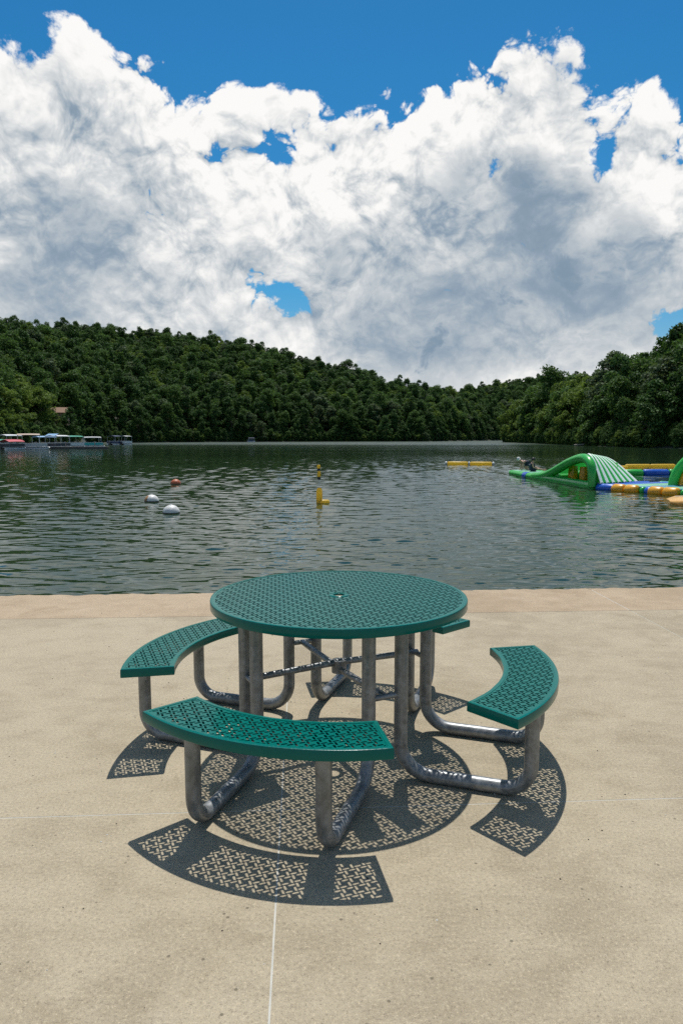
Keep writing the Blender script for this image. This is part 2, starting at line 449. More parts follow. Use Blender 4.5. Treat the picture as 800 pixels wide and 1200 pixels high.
def tables(X, Y):
    px = 400 + FPX*X/np.maximum(Y, 1)
    out = []
    for xs, ds, rs_, ss in ((MAINX, MAIND, MAINR, MAINS), (RIGHTX, RIGHTD, RIGHTR, RIGHTS)):
        d0 = np.interp(px, xs, ds); d1 = np.interp(px, xs, rs_); sk = np.interp(px, xs, ss)
        hr = np.maximum((512.5 - sk)/FPX*d1 + CAMH - TREE_H*0.93 - WATER, 0.6)
        t = (Y - d0)/(d1 - d0)
        h = np.where(t < 0, t*6.0, np.where(t < 1, hr*np.clip(t, 0, 1)**0.9, hr - np.clip(t-1, 0, 1.2)*hr*0.55))
        if xs is RIGHTX: h = np.where(px < 588, -6 - (588-px)*0.1, h)
        out.append((h, t, d0, px))
    return out
def hill_height(X, Y):
    a, b_ = tables(X, Y)
    n = 1.2*np.sin(X*0.045+1)*np.sin(Y*0.038) + 0.7*np.sin(X*0.11+Y*0.07)
    h = np.maximum(a[0], b_[0])
    return WATER + h + n*np.clip(h/6, 0, 1)
gx = np.linspace(-1000, 1000, 251); gy = np.linspace(60, 1200, 191)
HX, HY = np.meshgrid(gx, gy); HZ = np.maximum(hill_height(HX, HY), WATER-4)
b = MB(); b.grid([[(HX[i, j], HY[i, j], HZ[i, j]) for j in range(len(gx))] for i in range(len(gy))])
tag(b.build('hills', M['hill'], smooth=180), kind='structure')

# ------------------------------------------------------------ trees
def crown_mesh(name, seed, mats, H, W, leaves, size, form='round', base=0.10):
    r = np.random.default_rng(seed); vs = []; fs = []; cl = []
    nc = int(r.integers(46, 62)); lean = r.normal(0, 0.06, 2)*H
    for k in range(nc):                                         # boughs: clumps of unequal size spread through the crown
        z = base + (1-base)*r.random()**0.9; q = (z-base)/(1-base)
        env = {'round': math.sin(math.pi*min(1, q*0.88+0.12))**0.6, 'tall': (1-q)**0.45*min(1, 0.55+q*2.2), 'broad': min(1, 0.45+q*1.5)*(1-max(0, q-0.55)/0.45*0.55)}[form]
        a = r.uniform(0, 6.283); rr = W/2*env*math.sqrt(r.uniform(0.12, 1.0))*r.uniform(0.82, 1.12)
        cl.append((rr*math.cos(a)+lean[0]*q, rr*math.sin(a)+lean[1]*q, z*H*r.uniform(0.94, 1.03), r.uniform(0.08, 0.20)*W))
    wsum = sum(c[3]**2 for c in cl)
    for (cx_, cy_, cz, cr) in cl:
        per = max(20, int(leaves*cr*cr/wsum))
        dirs = r.normal(size=(per, 3)); dirs /= np.linalg.norm(dirs, axis=1)[:, None]
        dirs[:, 2] = np.where(dirs[:, 2] < -0.45, -dirs[:, 2], dirs[:, 2])
        rad = cr*r.uniform(0.35, 1.15, per)**0.6
        c = np.array([cx_, cy_, cz]) + dirs*rad[:, None]*np.array([1.05, 1.05, 0.80]) + r.normal(0, 0.12, (per, 3))
        for i in range(per):
            n = Vector(dirs[i]*0.7 + r.normal(0, 0.6, 3) + np.array([0, 0, 0.3])).normalized()
            u = n.orthogonal().normalized(); u.rotate(Matrix.Rotation(r.uniform(0, 6.283), 3, n)); w = n.cross(u)
            s = size*r.uniform(0.55, 1.35); C = Vector(c[i]); k = len(vs)
            vs += [C-u*s, C-w*s*0.6, C+u*s, C+w*s*0.6]; fs.append((k, k+1, k+2, k+3))
    me = bpy.data.meshes.new(name); me.from_pydata([tuple(v) for v in vs], [], fs)
    me.materials.append(mats); me.update(); return me
def trunk_mesh(name, seed, H, W):
    r = random.Random(seed); m = MB(); path = []; rad = []
    for i in range(9):
        t = i/8; path.append((0.25*math.sin(t*3+seed), 0.25*math.cos(t*2.3+seed)-0.2, t*H*0.86 - 1.2*(i == 0))); rad.append(0.30*(1-t*0.85)*(1.5 if i == 0 else 1))
    m.sweep(path, rad, 7)
    for k in range(9):
        t = 0.22 + 0.6*k/9; a = r.uniform(0, 6.28); L = W*0.42*(1-0.4*t); p0 = Vector((0.25*math.sin(t*3+seed), 0.25*math.cos(t*2.3+seed)-0.2, t*H*0.86))
        m.sweep([p0, p0+Vector((math.cos(a)*L*0.5, math.sin(a)*L*0.5, L*0.22)), p0+Vector((math.cos(a)*L, math.sin(a)*L, L*0.55))], [0.11, 0.07, 0.025], 5)
    return m.mesh(name, M['bark'], 60)
KINDS = []
spec = [('leaf_deep', 15.5, 9.5, 4600, 'round'), ('leaf_mid', 16.5, 10.0, 4800, 'broad'), ('leaf_deep', 14.0, 9.0, 4200, 'broad'), ('leaf_mid', 14.5, 7.5, 3800, 'tall'),
        ('leaf_grey', 15.0, 8.5, 4000, 'round'), ('leaf_fresh', 14.0, 9.0, 4200, 'round'), ('leaf_deep', 18.5, 9.0, 4600, 'tall'), ('leaf_fresh', 11.5, 8.0, 3400, 'broad')]
for i, (mn, H, W, L, fm) in enumerate(spec):
    KINDS.append((crown_mesh('crown', 40+i, M[mn], H, W, L, 0.34, fm), trunk_mesh('trunk', 60+i, H, W), H))
# where trees grow
pts = []
sp = 6.6
jx = np.arange(-640, 640, sp); jy = np.arange(80, 900, sp)
JX, JY = np.meshgrid(jx, jy); JX = JX + rng.uniform(-3.1, 3.1, JX.shape); JY = JY + rng.uniform(-3.1, 3.1, JY.shape)
(a_h, a_t, a_d, a_px), (b_h, b_t, b_d, b_px) = tables(JX, JY)
right = b_h > a_h
tt = np.where(right, b_t, a_t); dd = np.where(right, b_d, a_d)
keep = (np.maximum(a_h, b_h) > 0.05) & (tt > 0.0) & (tt < 1.22) & (a_px > -60) & (a_px < 870)
hz = hill_height(JX, JY)
P = np.stack([JX[keep], JY[keep], hz[keep]], 1); inl = (JY-dd)[keep]; RT = right[keep]; PX = a_px[keep]; dep = JY[keep]
order = np.argsort(inl + dep*0.12)                                # nearest the shore first: they show largest
front = [i for i in order if -15 < PX[i] < 815 and inl[i] < 60][:262]
fs_ = set(front)
rest = np.array([i for i in range(len(P)) if i not in fs_])
COUNT = {}
def plant(kind, loc, scale, rz, label, group):
    cr, tr, H = KINDS[kind]
    t = empty('broadleaf_tree', loc, rz); t.scale = (scale, scale, scale*random.uniform(0.92, 1.1))
    link(bpy.data.objects.new('crown', cr), t); link(bpy.data.objects.new('trunk', tr), t)
    return tag(t, label, 'tree', group)
for i in front:
    px = PX[i]; k = random.choice([0, 0, 1, 1, 2, 2, 3, 4, 6])
    if px < 78 and not RT[i]: k = random.choice([1, 5, 5, 7])
    if RT[i] and px < 700: k = random.choice([1, 5, 5, 7, 3])
    first = inl[i] < 9
    s = random.uniform(0.80, 1.30)*(0.74 if first else 1.0)
    if RT[i]: s *= 1.2
    if 60 < px < 82 and not RT[i] and inl[i] < 40: s *= 0.42
    hue = {0: 'dark green', 2: 'dark green', 6: 'dark green', 1: 'mid green', 3: 'mid green', 4: 'grey-green', 5: 'yellow-green', 7: 'yellow-green'}[k]
    size = 'low' if s < 0.72 else 'middling' if s < 1.02 else 'tall'
    row = "at the water" if first else 'second rank' if inl[i] < 26 else 'upslope'
    if RT[i]: place, grp_ = ('on the right shore above the slide' if px < 715 else 'on the right shore near the edge'), 'trees on the right shore'
    elif px < 78: place, grp_ = 'above the near row of moored boats', 'trees above the moored boats'
    elif px < 372:
        place = 'above the two boats moored apart' if px < 165 else 'beyond the ball buoys' if px < 250 else 'far shore left of the marker'; grp_ = 'trees on the far left shore'
    else:
        place = 'far shore above the marker buoy' if px < 440 else 'far shore left of the boom' if px < 520 else 'far shore beside the right headland'; grp_ = 'trees on the far middle shore'
    plant(k, (P[i][0], P[i][1], P[i][2]-0.4), s, random.uniform(0, 6.28), f'{size} {hue} tree {row} {place}', grp_)
# a wood that reads as one mass behind them
src = bpy.data.collections.new('tree_sources'); 
def joined(k):
    o = bpy.data.objects.new('woodland_tree', KINDS[k][0]); src.objects.link(o); return o
for k in (0, 1, 2, 3, 4, 6, 5, 2): joined(k)
pm = bpy.data.meshes.new('woodland'); pm.from_pydata([tuple(p - np.array([0, 0, 0.4])) for p in P[rest]], [], [])
wood = link(bpy.data.objects.new('woodland', pm)); tag(wood, kind='stuff')
gt = bpy.data.node_groups.new('woodland', 'GeometryNodeTree')
gt.interface.new_socket('Geometry', in_out='INPUT', socket_type='NodeSocketGeometry')
gt.interface.new_socket('Geometry', in_out='OUTPUT', socket_type='NodeSocketGeometry')
n = gt.nodes; l = gt.links
gi, go = n.new('NodeGroupInput'), n.new('NodeGroupOutput')
m2p = n.new('GeometryNodeMeshToPoints'); iop = n.new('GeometryNodeInstanceOnPoints'); ci = n.new('GeometryNodeCollectionInfo')
ci.inputs[0].default_value = src; ci.inputs[1].default_value = True; ci.inputs[2].default_value = True
rr = n.new('FunctionNodeRandomValue'); rr.data_type = 'FLOAT_VECTOR'; rr.inputs[0].default_value = (0, 0, 0); rr.inputs[1].default_value = (0.12, 0.12, 6.283)
rsn = n.new('FunctionNodeRandomValue'); rsn.data_type = 'FLOAT'; rsn.inputs[2].default_value = 0.70; rsn.inputs[3].default_value = 1.30; rsn.inputs['Seed'].default_value = 5
l.new(gi.outputs[0], m2p.inputs[0]); l.new(m2p.outputs[0], iop.inputs['Points']); l.new(ci.outputs[0], iop.inputs['Instance'])
iop.inputs['Pick Instance'].default_value = True
l.new(rr.outputs[0], iop.inputs['Rotation']); l.new(rsn.outputs[1], iop.inputs['Scale']); l.new(iop.outputs[0], go.inputs[0])
md = wood.modifiers.new('trees', 'NODES'); md.node_group = gt
# undergrowth along the water's edge
und = []
for px_ in np.arange(-20, 830, 0.9):
    for xs, ds in ((MAINX, MAIND), (RIGHTX, RIGHTD)):
        if xs is RIGHTX and px_ < 588: continue
        d0 = np.interp(px_, xs, ds)
        for q_ in range(2):
            Y = d0 + rng.uniform(-1.5, 7.0); X = (px_ - 400 + rng.uniform(-0.6, 0.6))/FPX*Y
            und.append((X, Y, max(float(hill_height(np.array([X]), np.array([Y]))[0]), WATER) - 0.5))
um = bpy.data.meshes.new('undergrowth'); um.from_pydata(und, [], [])
uo = link(bpy.data.objects.new('undergrowth', um)); tag(uo, kind='stuff')
ug = gt.copy(); ug.name = 'undergrowth'
for nd in ug.nodes:
    if nd.type == 'RANDOM_VALUE' and nd.data_type == 'FLOAT': nd.inputs[2].default_value = 0.16; nd.inputs[3].default_value = 0.40
uo.modifiers.new('bushes', 'NODES').node_group = ug
print('TREES', len(front), len(rest))

# ------------------------------------------------------------ picnic table
def coated(name):
    m, t, p, out = material(name)
    co = t.add('ShaderNodeTexCoord').outputs['Object']
    n = t.noise(co, 4.0, 5, 0.6); n2 = t.noise(co, 120.0, 3, 0.6)
    c = t.mix(n, (0.0004, 0.104, 0.084), (0.001, 0.140, 0.116))
    worn = t.smooth(t.noise(co, 17.0, 6, 0.7), 0.64, 0.74)
    c = t.mix(t.math('MULTIPLY', worn, 0.25), c, (0.05, 0.16, 0.14))
    t.put(p.inputs['Base Color'], c); p.inputs['Specular IOR Level'].default_value = 0.19
    t.put(p.inputs['Roughness'], t.smooth(n2, 0.3, 0.7, 0.15, 0.27))
    b = t.add('ShaderNodeBump'); b.inputs['Strength'].default_value = 0.12; b.inputs['Distance'].default_value = 0.001
    t.put(b.inputs['Height'], n2); t.l.new(b.outputs[0], p.inputs['Normal'])
    return m
def galvanised(name):
    m, t, p, out = material(name)
    co = t.add('ShaderNodeTexCoord').outputs['Object']
    n = t.noise(co, 26.0, 5, 0.65, dist=0.5); s = t.noise(t.vec('MULTIPLY', co, (30, 30, 4)), 1.0, 4, 0.6)
    f = t.math('MULTIPLY_ADD', n, 0.65, t.math('MULTIPLY', s, 0.35))
    c = t.ramp(f, [(0.30, (0.105, 0.110, 0.108)), (0.48, (0.195, 0.202, 0.20)), (0.60, (0.285, 0.292, 0.29)), (0.75, (0.43, 0.44, 0.44))])
    t.put(p.inputs['Base Color'], c); p.inputs['Metallic'].default_value = 0.40
    t.put(p.inputs['Roughness'], t.smooth(n, 0.3, 0.7, 0.32, 0.52))
    return m
M['coat'] = coated('green_thermoplastic'); M['steel'] = galvanised('galvanised_steel')
TX, TY, TH = -0.0119, 3.1477, -1.89688                     # place, and heading of the front seat
ZT, ZS = 0.7028, 0.4088                                     # heights of the table top and the seats
RT_, RI, RO, HA = 0.584, 0.7446, 0.9767, 0.5161
table = empty('picnic_table', (TX, TY, 0), TH)              # local +X points to the front seat
tag(table, 'green perforated round picnic table with four curved seats on galvanised tube legs', 'picnic table')

def slot(cx, cy, a, L=0.0234, w=0.0086, n=4):
    ca, sa = math.cos(a), math.sin(a); h = L/2 - w/2; out = []
    for s in (0, 1):
        for k in range(n+1):
            t = (-math.pi/2 + math.pi*k/n) + s*math.pi
            x = (h if s == 0 else -h) + math.cos(t)*w/2; y = math.sin(t)*w/2
            out.append((cx + x*ca - y*sa, cy + x*sa + y*ca))
    return out
def weave(ext, rot, x0, x1, y0, y1):
    """basket-weave slots over a rectangle: pairs of slots, each pair at right angles to its neighbours"""
    P = 0.0420; c, s = math.cos(rot), math.sin(rot); out = []
    n = int(math.hypot(max(abs(x0), abs(x1)), max(abs(y0), abs(y1)))/P) + 2
    for i in range(-n, n+1):
        for j in range(-n, n+1):
            for (ox, oy, a) in ((0.0085, -0.0062, 0), (-0.0085, 0.0062, 0), (0.021+0.0062, 0.021+0.0085, math.pi/2), (0.021-0.0062, 0.021-0.0085, math.pi/2)):
                x, y = i*P+ox, j*P+oy; X, Y = x*c - y*s, x*s + y*c
                if x0 < X < x1 and y0 < Y < y1: out.append((X, Y, a+rot))
    return out
def area(p): return 0.5*abs(sum(p[i][0]*p[(i+1) % len(p)][1] - p[(i+1) % len(p)][0]*p[i][1] for i in range(len(p))))
def sheet(outline, holes, inside, z0, z1):
    """flat sheet with real slots through it"""
    vs = [Vector(p) for p in outline]; own = [-1]*len(vs); loops = [list(range(len(vs)))]
    for k, h in enumerate(holes):
        b = len(vs); vs += [Vector(p) for p in h]; own += [k]*len(h); loops.append(list(range(b, b+len(h))))
    edges = [(lp[i], lp[(i+1) % len(lp)]) for lp in loops for i in range(len(lp))]
    ov, oe, of, orv, ore, orf = delaunay_2d_cdt(vs, edges, [], 0, 1e-6)
    ow = [own[r[0]] if r else -2 for r in orv]
    m = MB(); tri = []
    for f in of:
        o = {ow[i] for i in f}
        c = (ov[f[0]] + ov[f[1]] + ov[f[2]])/3
        if len(o) == 1 and -1 not in o and -2 not in o: continue
        if not inside(c.x, c.y): continue
        tri.append(f)
    n = len(ov)
    m.add([(p.x, p.y, z1) for p in ov] + [(p.x, p.y, z0) for p in ov], [tuple(f) for f in tri] + [(n+f[0], n+f[2], n+f[1]) for f in tri])
    m.f += []
    cnt = {}
    for f in tri:
        for i in range(3):
            e = (f[i], f[(i+1) % 3]); cnt[e] = 1
    walls = [(a, b) for (a, b) in cnt if (b, a) not in cnt]
    m.add([], [])
    m.f += [(b, a, n+a, n+b) for a, b in walls]; m.mi += [0]*len(walls)
    return m
RIMP = [(0.017, 0.0016), (0.005, 0.0020), (0.0015, 0.0008), (0.0, -0.003), (0.0, -0.0345), (0.002, -0.0375), (0.006, -0.0385), (0.013, -0.0385), (0.013, -0.0360),
        (0.005, -0.0350), (0.004, -0.0330), (0.004, -0.0085), (0.017, -0.0080)]
def rim(off):
    """a folded edge strip that follows the outline off(d)"""
    rings = [[(x, y, z) for x, y in off(dd)] for dd, z in RIMP]; n = len(rings[0]); K = len(rings)
    m = MB(); m.add([p for r in rings for p in r], [(k*n+i, k*n+(i+1) % n, ((k+1) % K)*n+(i+1) % n, ((k+1) % K)*n+i) for k in range(K) for i in range(n)])
    return m
# table top
circ = lambda dd, n=144: [((RT_-dd)*math.cos(2*math.pi*k/n), (RT_-dd)*math.sin(2*math.pi*k/n)) for k in range(n)]
lim = RT_ - 0.023; holes = []
for (x, y, a) in weave(None, R(32) - TH, -0.6, 0.6, -0.6, 0.6):
    h = slot(x, y, a); A0 = area(h)
    if math.hypot(x, y) < 0.047: continue
    h = [(px*min(1, lim/max(math.hypot(px, py), 1e-9)), py*min(1, lim/max(math.hypot(px, py), 1e-9))) for px, py in h]
    if area(h) > 0.25*A0: holes.append(h)
holes.append([(0.026*math.cos(2*math.pi*k/24), 0.026*math.sin(2*math.pi*k/24)) for k in range(24)])
tt_ = sheet(circ(0.003), holes, lambda x, y: True, -0.006, 0.0).build('tabletop', M['coat'], table)
tt_.location.z = ZT
rim(circ).build('table_rim', M['coat'], tt_, smooth=40)
b = MB(); b.lathe([(0.047, 0.0008), (0.045, 0.0022), (0.029, 0.0022), (0.0265, 0.0), (0.0265, -0.0075), (0.0290, -0.0075), (0.0290, -0.0062)], 32)
b.build('umbrella_hole_ring', M['coat'], tt_, smooth=40)
# seats: one mesh, four times
def seat_off(dd, na=56, ns=10):
    ra, rb = RI+dd, RO-dd; ha, hb = HA - math.asin(dd/ra), HA - math.asin(dd/rb)
    o = [(rb*math.cos(-hb + 2*hb*k/na), rb*math.sin(-hb + 2*hb*k/na)) for k in range(na+1)]
    i_ = [(ra*math.cos(ha - 2*ha*k/na), ra*math.sin(ha - 2*ha*k/na)) for k in range(na+1)]
    def mid(p, q): return [(p[0]+(q[0]-p[0])*k/ns, p[1]+(q[1]-p[1])*k/ns) for k in range(1, ns)]
    return o + mid(o[-1], i_[0]) + i_ + mid(i_[-1], o[0])
def clamp_seat(x, y, dd):
    r = min(max(math.hypot(x, y), RI+dd), RO-dd); h = HA - math.asin(dd/r); a = min(max(math.atan2(y, x), -h), h)
    return (r*math.cos(a), r*math.sin(a))
holes = []
for (x, y, a) in weave(None, R(22) - TH, RI*math.cos(HA)-0.05, RO+0.02, -0.55, 0.55):
    h = slot(x, y, a); A0 = area(h)
    h = [clamp_seat(px, py, 0.022) for px, py in h]
    if area(h) > 0.25*A0: holes.append(h)
def in_seat(x, y):
    r = math.hypot(x, y); return RI < r < RO and abs(math.atan2(y, x)) < HA
seat_me = sheet(seat_off(0.003), holes, in_seat, -0.006, 0.0).mesh('seat', M['coat'])
seat_rim = rim(seat_off).mesh('seat_rim', M['coat'], 40)
# legs: bent tubes, two to a seat, from under the seat along the ground and up to the table top
PR, LT = 0.0285, 0.250
def leg_path():
    xo, xi, rb, ri_ = 0.888, 0.358, 0.105, 0.125; z0 = PR; pts = [(xo, ZS-0.012)]
    pts += [(xo-rb+rb*math.cos(a), z0+rb-rb*math.sin(a)) for a in [math.pi/2*k/9 for k in range(10)]]
    pts += [(xi+ri_-ri_*math.sin(a), z0+ri_-ri_*math.cos(a)) for a in [math.pi/2*k/9 for k in range(10)]]
    return pts + [(xi, ZT-0.012)]
b = MB(); b.sweep([(x, 0, z) for x, z in leg_path()], PR, 22, up=(0, 1, 0)); leg_me = b.mesh('leg', M['steel'], 50)
b = MB(); b.box(RI+0.018, RO-0.018, -0.047, 0.047, -0.0125, -0.0075); b.box(RI+0.018, RO-0.018, -0.047, -0.043, -0.032, -0.0125); b.box(RI+0.018, RO-0.018, 0.043, 0.047, -0.032, -0.0125)
sbr = b.mesh('seat_bracket', M['coat'])
b = MB(); b.box(0.245, 0.522, -0.047, 0.047, -0.0145, -0.0095); b.box(0.245, 0.522, -0.047, -0.043, -0.033, -0.0145); b.box(0.245, 0.522, 0.043, 0.047, -0.033, -0.0145)
tbr = b.mesh('top_bracket', M['coat'])
b = MB(); b.sweep([(0, 0, -0.002), (0, 0, 0.002)], 0.011, 6); b.sweep([(0, 0, 0.002), (0, 0, 0.012)], 0.006, 8); bolt_me = b.mesh('bolt', M['steel'], 40)
seat_label = {1: 'seat on the right, farther from its neighbours'}
for k in range(4):
    s = link(bpy.data.objects.new('seat', seat_me), table); s.location.z = ZS; s.rotation_euler.z = k*math.pi/2
    link(bpy.data.objects.new('seat_rim', seat_rim), s)
    for sg in (-1, 1):
        lg = link(bpy.data.objects.new('leg', leg_me), table); ca, sa = math.cos(k*math.pi/2), math.sin(k*math.pi/2)
        lg.location = (-sg*LT*sa, sg*LT*ca, 0); lg.rotation_euler.z = k*math.pi/2
        br = link(bpy.data.objects.new('seat_bracket', sbr), s); br.location = (0.0, sg*LT*0.0, 0); br.rotation_euler.z = sg*math.atan2(LT, 0.888)
        tb = link(bpy.data.objects.new('top_bracket', tbr), tt_); tb.rotation_euler.z = k*math.pi/2 + sg*math.atan2(LT, 0.358)
ZB = 0.365; corner = []
for k in range(4):
    a0 = k*math.pi/2 + math.atan2(LT, 0.358); a1 = (k+1)*math.pi/2 - math.atan2(LT, 0.358); r = math.hypot(LT, 0.358)
    p, q = Vector((r*math.cos(a0), r*math.sin(a0), ZB)), Vector((r*math.cos(a1), r*math.sin(a1), ZB))
    e = (q-p).normalized()*0.026
    b = MB(); b.sweep([p-e, q+e], 0.0125, 12); b.build('tie_bar', M['steel'], table, smooth=50); corner.append((p+q)/2)
for k in range(2):
    p, q = corner[k] + Vector((0, 0, 0.008*k)), corner[k+2] + Vector((0, 0, 0.008*k)); m_ = (p+q)/2 + Vector((0, 0, 0.012 if k else -0.012))
    b = MB(); b.sweep([p, (p+m_)/2, m_, (q+m_)/2, q], 0.0150, 12); b.build('cross_brace', M['steel'], table, smooth=50)
b = MB(); b.lathe([(0.0, -0.028), (0.034, -0.028), (0.034, 0.030), (0.0, 0.030)], 16, (0, 0, ZB)); b.build('brace_hub', M['steel'], table, smooth=40)

# ------------------------------------------------------------ things on the water
def at(x, y, z=WATER):
    r_ = ray(x, y); t = (z - CAMH)/r_.z; return Vector((r_.x*t, r_.y*t, z))
def px_at(x, Y): return (x - 400)/FPX*Y*1.0                      # world x of a column of the picture at a depth
def see_through(m, c, amount):
    """thin plastic skin that lets some sun through"""
    t = NT(m.node_tree); out = [n for n in t.n if n.type == 'OUTPUT_MATERIAL'][0]; p = [n for n in t.n if n.type == 'BSDF_PRINCIPLED'][0]
    tr = t.add('ShaderNodeBsdfTranslucent'); tr.inputs[0].default_value = (*c, 1.0); mx = t.add('ShaderNodeMixShader'); mx.inputs[0].default_value = amount
    t.l.new(p.outputs[0], mx.inputs[1]); t.l.new(tr.outputs[0], mx.inputs[2]); t.l.new(mx.outputs[0], out.inputs[0]); return m
def vinyl(name, c, rough=0.34): return see_through(plain(name, c, rough, var=0.10, scale=1.5, bump=0.25, bscale=7, coat=0.15), c, 0.22)
M['v_green'] = vinyl('green_vinyl', (0.035, 0.50, 0.07)); M['v_white'] = plain('white_vinyl', (0.80, 0.82, 0.78), 0.4, var=0.06)
M['v_blue'] = vinyl('blue_vinyl', (0.02, 0.13, 0.60)); M['v_orange'] = vinyl('orange_vinyl', (0.90, 0.43, 0.02))
M['v_pale'] = vinyl('pale_green_vinyl', (0.30, 0.68, 0.45)); M['v_tan'] = vinyl('tan_vinyl', (0.85, 0.46, 0.12))
M['v_cyan'] = vinyl('light_blue_vinyl', (0.10, 0.34, 0.52))
M['b_white'] = plain('buoy_white', (0.62, 0.60, 0.55), 0.45, var=0.22, scale=9); M['b_red'] = plain('buoy_orange', (0.38, 0.085, 0.022), 0.5, var=0.3, scale=9)
M['b_yellow'] = plain('buoy_yellow', (0.90, 0.58, 0.06), 0.45, var=0.10, scale=7); M['b_slime'] = plain('slime_line', (0.05, 0.045, 0.02), 0.6, var=0.4)
see_through(M['b_yellow'], (1.0, 0.80, 0.18), 0.50)
M['black'] = plain('black_rubber', (0.018, 0.018, 0.018), 0.6); M['b_rust'] = plain('rust_patch', (0.35, 0.17, 0.06), 0.7, var=0.3, scale=30)

def ball_buoy(px, py, dia, mat, label, tilt=(0.0, 0.0), patch=None):
    p = at(px, py); e = empty('ball_buoy', p); r = dia/2
    prof = [(r*math.sin(math.pi*k/16), -r*math.cos(math.pi*k/16)*0.92 + r*0.08) for k in range(17)]
    prof[0] = (0.001, prof[0][1]); prof[-1] = (0.001, prof[-1][1])
    b = MB(); b.lathe(prof, 28); o = b.build('buoy_shell', mat, e, smooth=60); o.rotation_euler = (*tilt, 0)
    b = MB(); b.lathe([(r*0.985, -0.05), (r*1.012, -0.04), (r*1.012, 0.035), (r*0.985, 0.045)], 28); b.build('waterline_stain', M['b_slime'], e, smooth=60)
    b = MB(); b.lathe([(0.0, r*0.99), (0.045, r*0.99), (0.045, r*1.04), (0.03, r*1.06), (0.0, r*1.06)], 14); h = b.build('top_fitting', mat if patch is None else M['b_white'], e, smooth=50)
    if patch:
        b = MB(); rows_ = []
        for i in range(7):
            rows_.append([(r*1.006*math.cos(R(el))*math.cos(R(az)), r*1.006*math.cos(R(el))*math.sin(R(az)), r*1.006*0.92*math.sin(R(el))+r*0.08) for az in range(165, 246, 10) for el in (5+i*9,)])
        b.grid(rows_); b.build('stain_patch', M['b_rust'], e, smooth=80)
    return tag(e, label, 'buoy', 'ball buoys in the swimming area')
ball_buoy(201, 601.5, 0.54, M['b_white'], 'white ball buoy nearest the concrete walkway', (0.1, 0.1))
ball_buoy(178, 588, 0.54, M['b_white'], 'white ball buoy with a brownish stain on its left side', (-0.1, 0.15), True)
ball_buoy(206, 567.5, 0.53, M['b_red'], 'rusty orange ball buoy farthest out of the three', (0.15, 0.0))

# yellow marker buoy with a striped mast
p = at(377, 589.5); e = empty('marker_buoy', p); sc_ = p.y/FPX          # metres to a picture unit at its distance
b = MB(); b.lathe([(0.001, -0.25), (0.105, -0.25), (0.112, -0.1), (0.110, 0.42), (0.098, 0.50), (0.06, 0.555), (0.001, 0.57)], 24); o = b.build('float_post', M['b_yellow'], e, smooth=50); o.location.x = -0.09
b = MB(); b.sweep([(-0.10, -0.02, 0.02), (0.0, -0.02, 0.02), (0.23, -0.02, 0.02), (0.275, -0.02, 0.02), (0.29, -0.02, 0.02)], [0.112, 0.114, 0.110, 0.08, 0.02], 16); b.build('float_foot', M['b_yellow'], e, smooth=50)
b = MB(); b.sweep([(-0.09, 0, 0.55), (-0.10, 0, 0.90), (-0.115, 0, 1.44)], 0.012, 8); b.build('mast', M['b_white'], e, smooth=50)
b = MB(); b.box(-0.20, 0.02, -0.05, 0.05, 0.572, 0.598); b.build('cap_plate', M['b_white'], e)
for z0, z1, m_, r0 in ((0.86, 0.96, 'black', 0.055), (0.96, 1.17, 'b_yellow', 0.062), (1.19, 1.27, 'black', 0.055), (1.27, 1.40, 'b_yellow', 0.062)):
    x = -0.09 - 0.025*(z0-0.55)/0.9
    b = MB(); b.lathe([(0.001, z0), (r0, z0), (r0*1.05, (z0+z1)/2), (r0*0.9, z1), (0.001, z1)], 16, (x, 0, 0)); b.build('mast_band', M[m_], e, smooth=50)
tag(e, 'yellow upright marker buoy with a thin mast banded yellow and black', 'buoy')

def boom(p, q, r, mats, name, label, cat, group=None, seg=None):
    p, q = Vector(p), Vector(q); e = empty(name, p); n = len(mats)
    for i, m_ in enumerate(mats):
        a, c = (seg[i], seg[i+1]) if seg else (i/n, (i+1)/n)
        u, w = (q-p)*a, (q-p)*c; L = (w-u).length; f = min(0.12/L, 0.3)*1.0
        b = MB(); b.sweep([u, u.lerp(w, f*0.25), u.lerp(w, f), u.lerp(w, 0.5), u.lerp(w, 1-f), u.lerp(w, 1-f*0.25), w], [r*0.35, r*0.8, r, r*1.02, r, r*0.8, r*0.35], 14)
        b.build('tube_section', M[m_], e, smooth=50)
    return tag(e, label, cat, group)
P0, P1 = at(521, 544.3), at(579, 544.8)
boom(P0+Vector((0, 0, 0.10)), P1+Vector((0, 0, 0.10)), 0.17, ['b_white', 'b_yellow', 'b_white', 'b_yellow', 'b_white'], 'floating_boom', 'yellow floating boom alone in the middle of the lake', 'boom', seg=[0, 0.05, 0.47, 0.51, 0.95, 1.0])
Q0, Q1 = at(732, 547.6), at(790, 547.2)
boom(Q0+Vector((0, 0, 0.08)), Q1+Vector((0, 0, 0.08)), 0.17, ['b_yellow', 'b_yellow'], 'floating_boom', 'long orange-yellow boom behind the inflatables at the right edge', 'boom')
Q0, Q1 = at(719.5, 550), at(735, 550)
boom(Q0+Vector((0, 0, 0.10)), Q1+Vector((0, 0, 0.10)), 0.18, ['b_yellow'], 'floating_boom', 'short orange-yellow boom just right of the green slide', 'boom')
Q0, Q1 = at(716, 557), at(788, 556.5)
boom(Q0+Vector((0, 0, 0.12)), Q1+Vector((0, 0, 0.12)), 0.25, ['v_green', 'v_green', 'v_blue', 'v_green'], 'inflatable_walkway', 'green and blue inflatable tube walkway behind the slide', 'inflatable', seg=[0, 0.2, 0.5, 0.92, 1.0])

